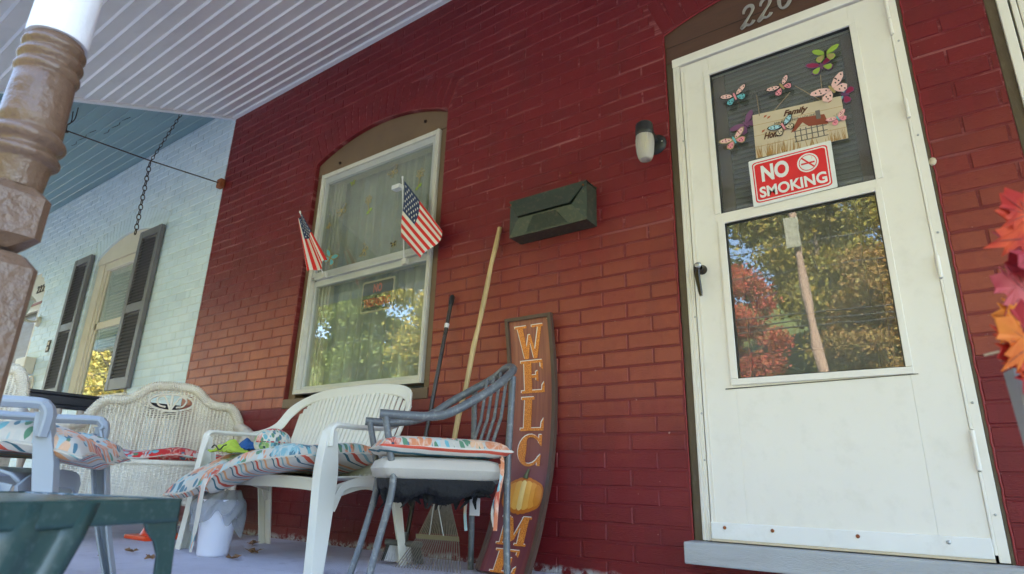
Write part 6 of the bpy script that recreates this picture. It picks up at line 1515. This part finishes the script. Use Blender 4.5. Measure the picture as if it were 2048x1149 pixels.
MAPLE = [(0, -.10), (.05, .02), (.32, -.06), (.28, .06), (.62, .08), (.52, .18), (.78, .36), (.50, .36), (.54, .52), (.28, .40), (.22, .50), (.34, .78), (.18, .74), (0, 1.0), (-.18, .74), (-.34, .78), (-.22, .50), (-.28, .40), (-.54, .52), (-.50, .36), (-.78, .36), (-.52, .18), (-.62, .08), (-.28, .06), (-.32, -.06), (-.05, .02)]
def maple(parent, c, s_, rot, tilt, mat, name='leaf'):
    m = MB(); cs, sn = math.cos(rot), math.sin(rot); vs = []
    for x, y in [(0, .3)] + MAPLE:
        u, v = x * cs - y * sn, x * sn + y * cs; bend = -.35 * (x * x) + tilt * y + .10 * math.sin(x * 8) * y
        vs.append(c + (CRx * u + Vector((0, 0, 1)) * v) * s_ + CNx * bend * s_)
    n = len(MAPLE); m.add(vs, [(0, 1 + k, 1 + (k + 1) % n) for k in range(n)], False)
    vm = MB()
    for tip in ((0, .95), (.62, .36), (-.62, .36), (.30, .72), (-.30, .72)):
        pp = []
        for f_ in (0, .5, 1):
            x, y = tip[0] * f_, .02 + (tip[1] - .02) * f_; u, v = x * cs - y * sn, x * sn + y * cs; bend = -.35 * (x * x) + tilt * y + .10 * math.sin(x * 8) * y + .012
            pp.append(c + (CRx * u + Vector((0, 0, 1)) * v) * s_ + CNx * bend * s_)
        vm.tube(pp, [s_ * .016, s_ * .011, s_ * .004], 4)
    vm.build('vein', VEIN, parent); o = m.build(name, mat, parent); q_ = o.modifiers.new('t', 'SOLIDIFY'); q_.thickness = .0012
VEIN = pm('leaf_vein', (.22, .03, .02), .6)
CRx = Vector((.815, .578, 0)).normalized(); CNx = Vector((.55, -.80, 0)).normalized()
def cl_mat(name, a, b):
    s = N(name); P = s.pos(); c = s.mix(s.ramp(s.noise(P, 22, 3), .38, .62), a, b); s.set(Base_Color=c, Roughness=.7)
    t = s.n('ShaderNodeBsdfTranslucent'); s.l(c, t.inputs[0]); mx = s.n('ShaderNodeMixShader'); mx.inputs[0].default_value = .25; s.l(s.b.outputs[0], mx.inputs[1]); s.l(t.outputs[0], mx.inputs[2]); s.l(mx.outputs[0], s.out.inputs[0]); return s.m
lr = cl_mat('red_cloth_leaf', (.50, .02, .01), (.75, .10, .02)); lo_ = cl_mat('orange_cloth_leaf', (.75, .17, .02), (.85, .30, .03)); lm = cl_mat('maroon_cloth_leaf', (.38, .015, .025), (.55, .04, .04)); lp_ = cl_mat('pink_red_cloth_leaf', (.45, .03, .05), (.62, .12, .12))
for px, py, yy, s_, rot, tl, mt in ((2062, 480, -1.36, .085, .6, .3, lr), (2050, 430, -1.38, .05, .9, .1, lr), (2058, 500, -1.34, .07, 2.2, .5, lp_), (2044, 585, -1.34, .062, 1.25, .2, lp_), (2048, 560, -1.33, .055, .7, .4, lm), (2052, 640, -1.33, .060, 1.5, .1, lo_), (2030, 650, -1.35, .035, .8, .6, lo_), (2040, 690, -1.36, .055, 2.0, .2, lr), (2058, 690, -1.37, .07, 1.1, .3, lo_), (2036, 668, -1.38, .045, .2, .5, lm), (2032, 720, -1.35, .030, 2.9, .3, lr), (2008, 672, -1.35, .022, 1.2, .2, lo_), (2070, 730, -1.33, .06, 2.4, .2, lm)):
    maple(au, at(px + 8, py, yy), s_ * .88, rot, tl, mt)
m = MB(); rnd = random.Random(3)
for k in range(16):
    a_ = at(2012 + rnd.uniform(-6, 10), 690 + rnd.uniform(-4, 6), -1.345); m.tube([a_, a_ + Vector((rnd.uniform(-.006, .006), rnd.uniform(-.004, .004), -rnd.uniform(.012, .030)))], .0016, 4)
a_ = at(2015, 700, -1.345); m.tube([a_, at(1968, 711, -1.345)], .0014, 4)
m.build('raffia', pm('pale_raffia', (.68, .55, .32), .7), au)
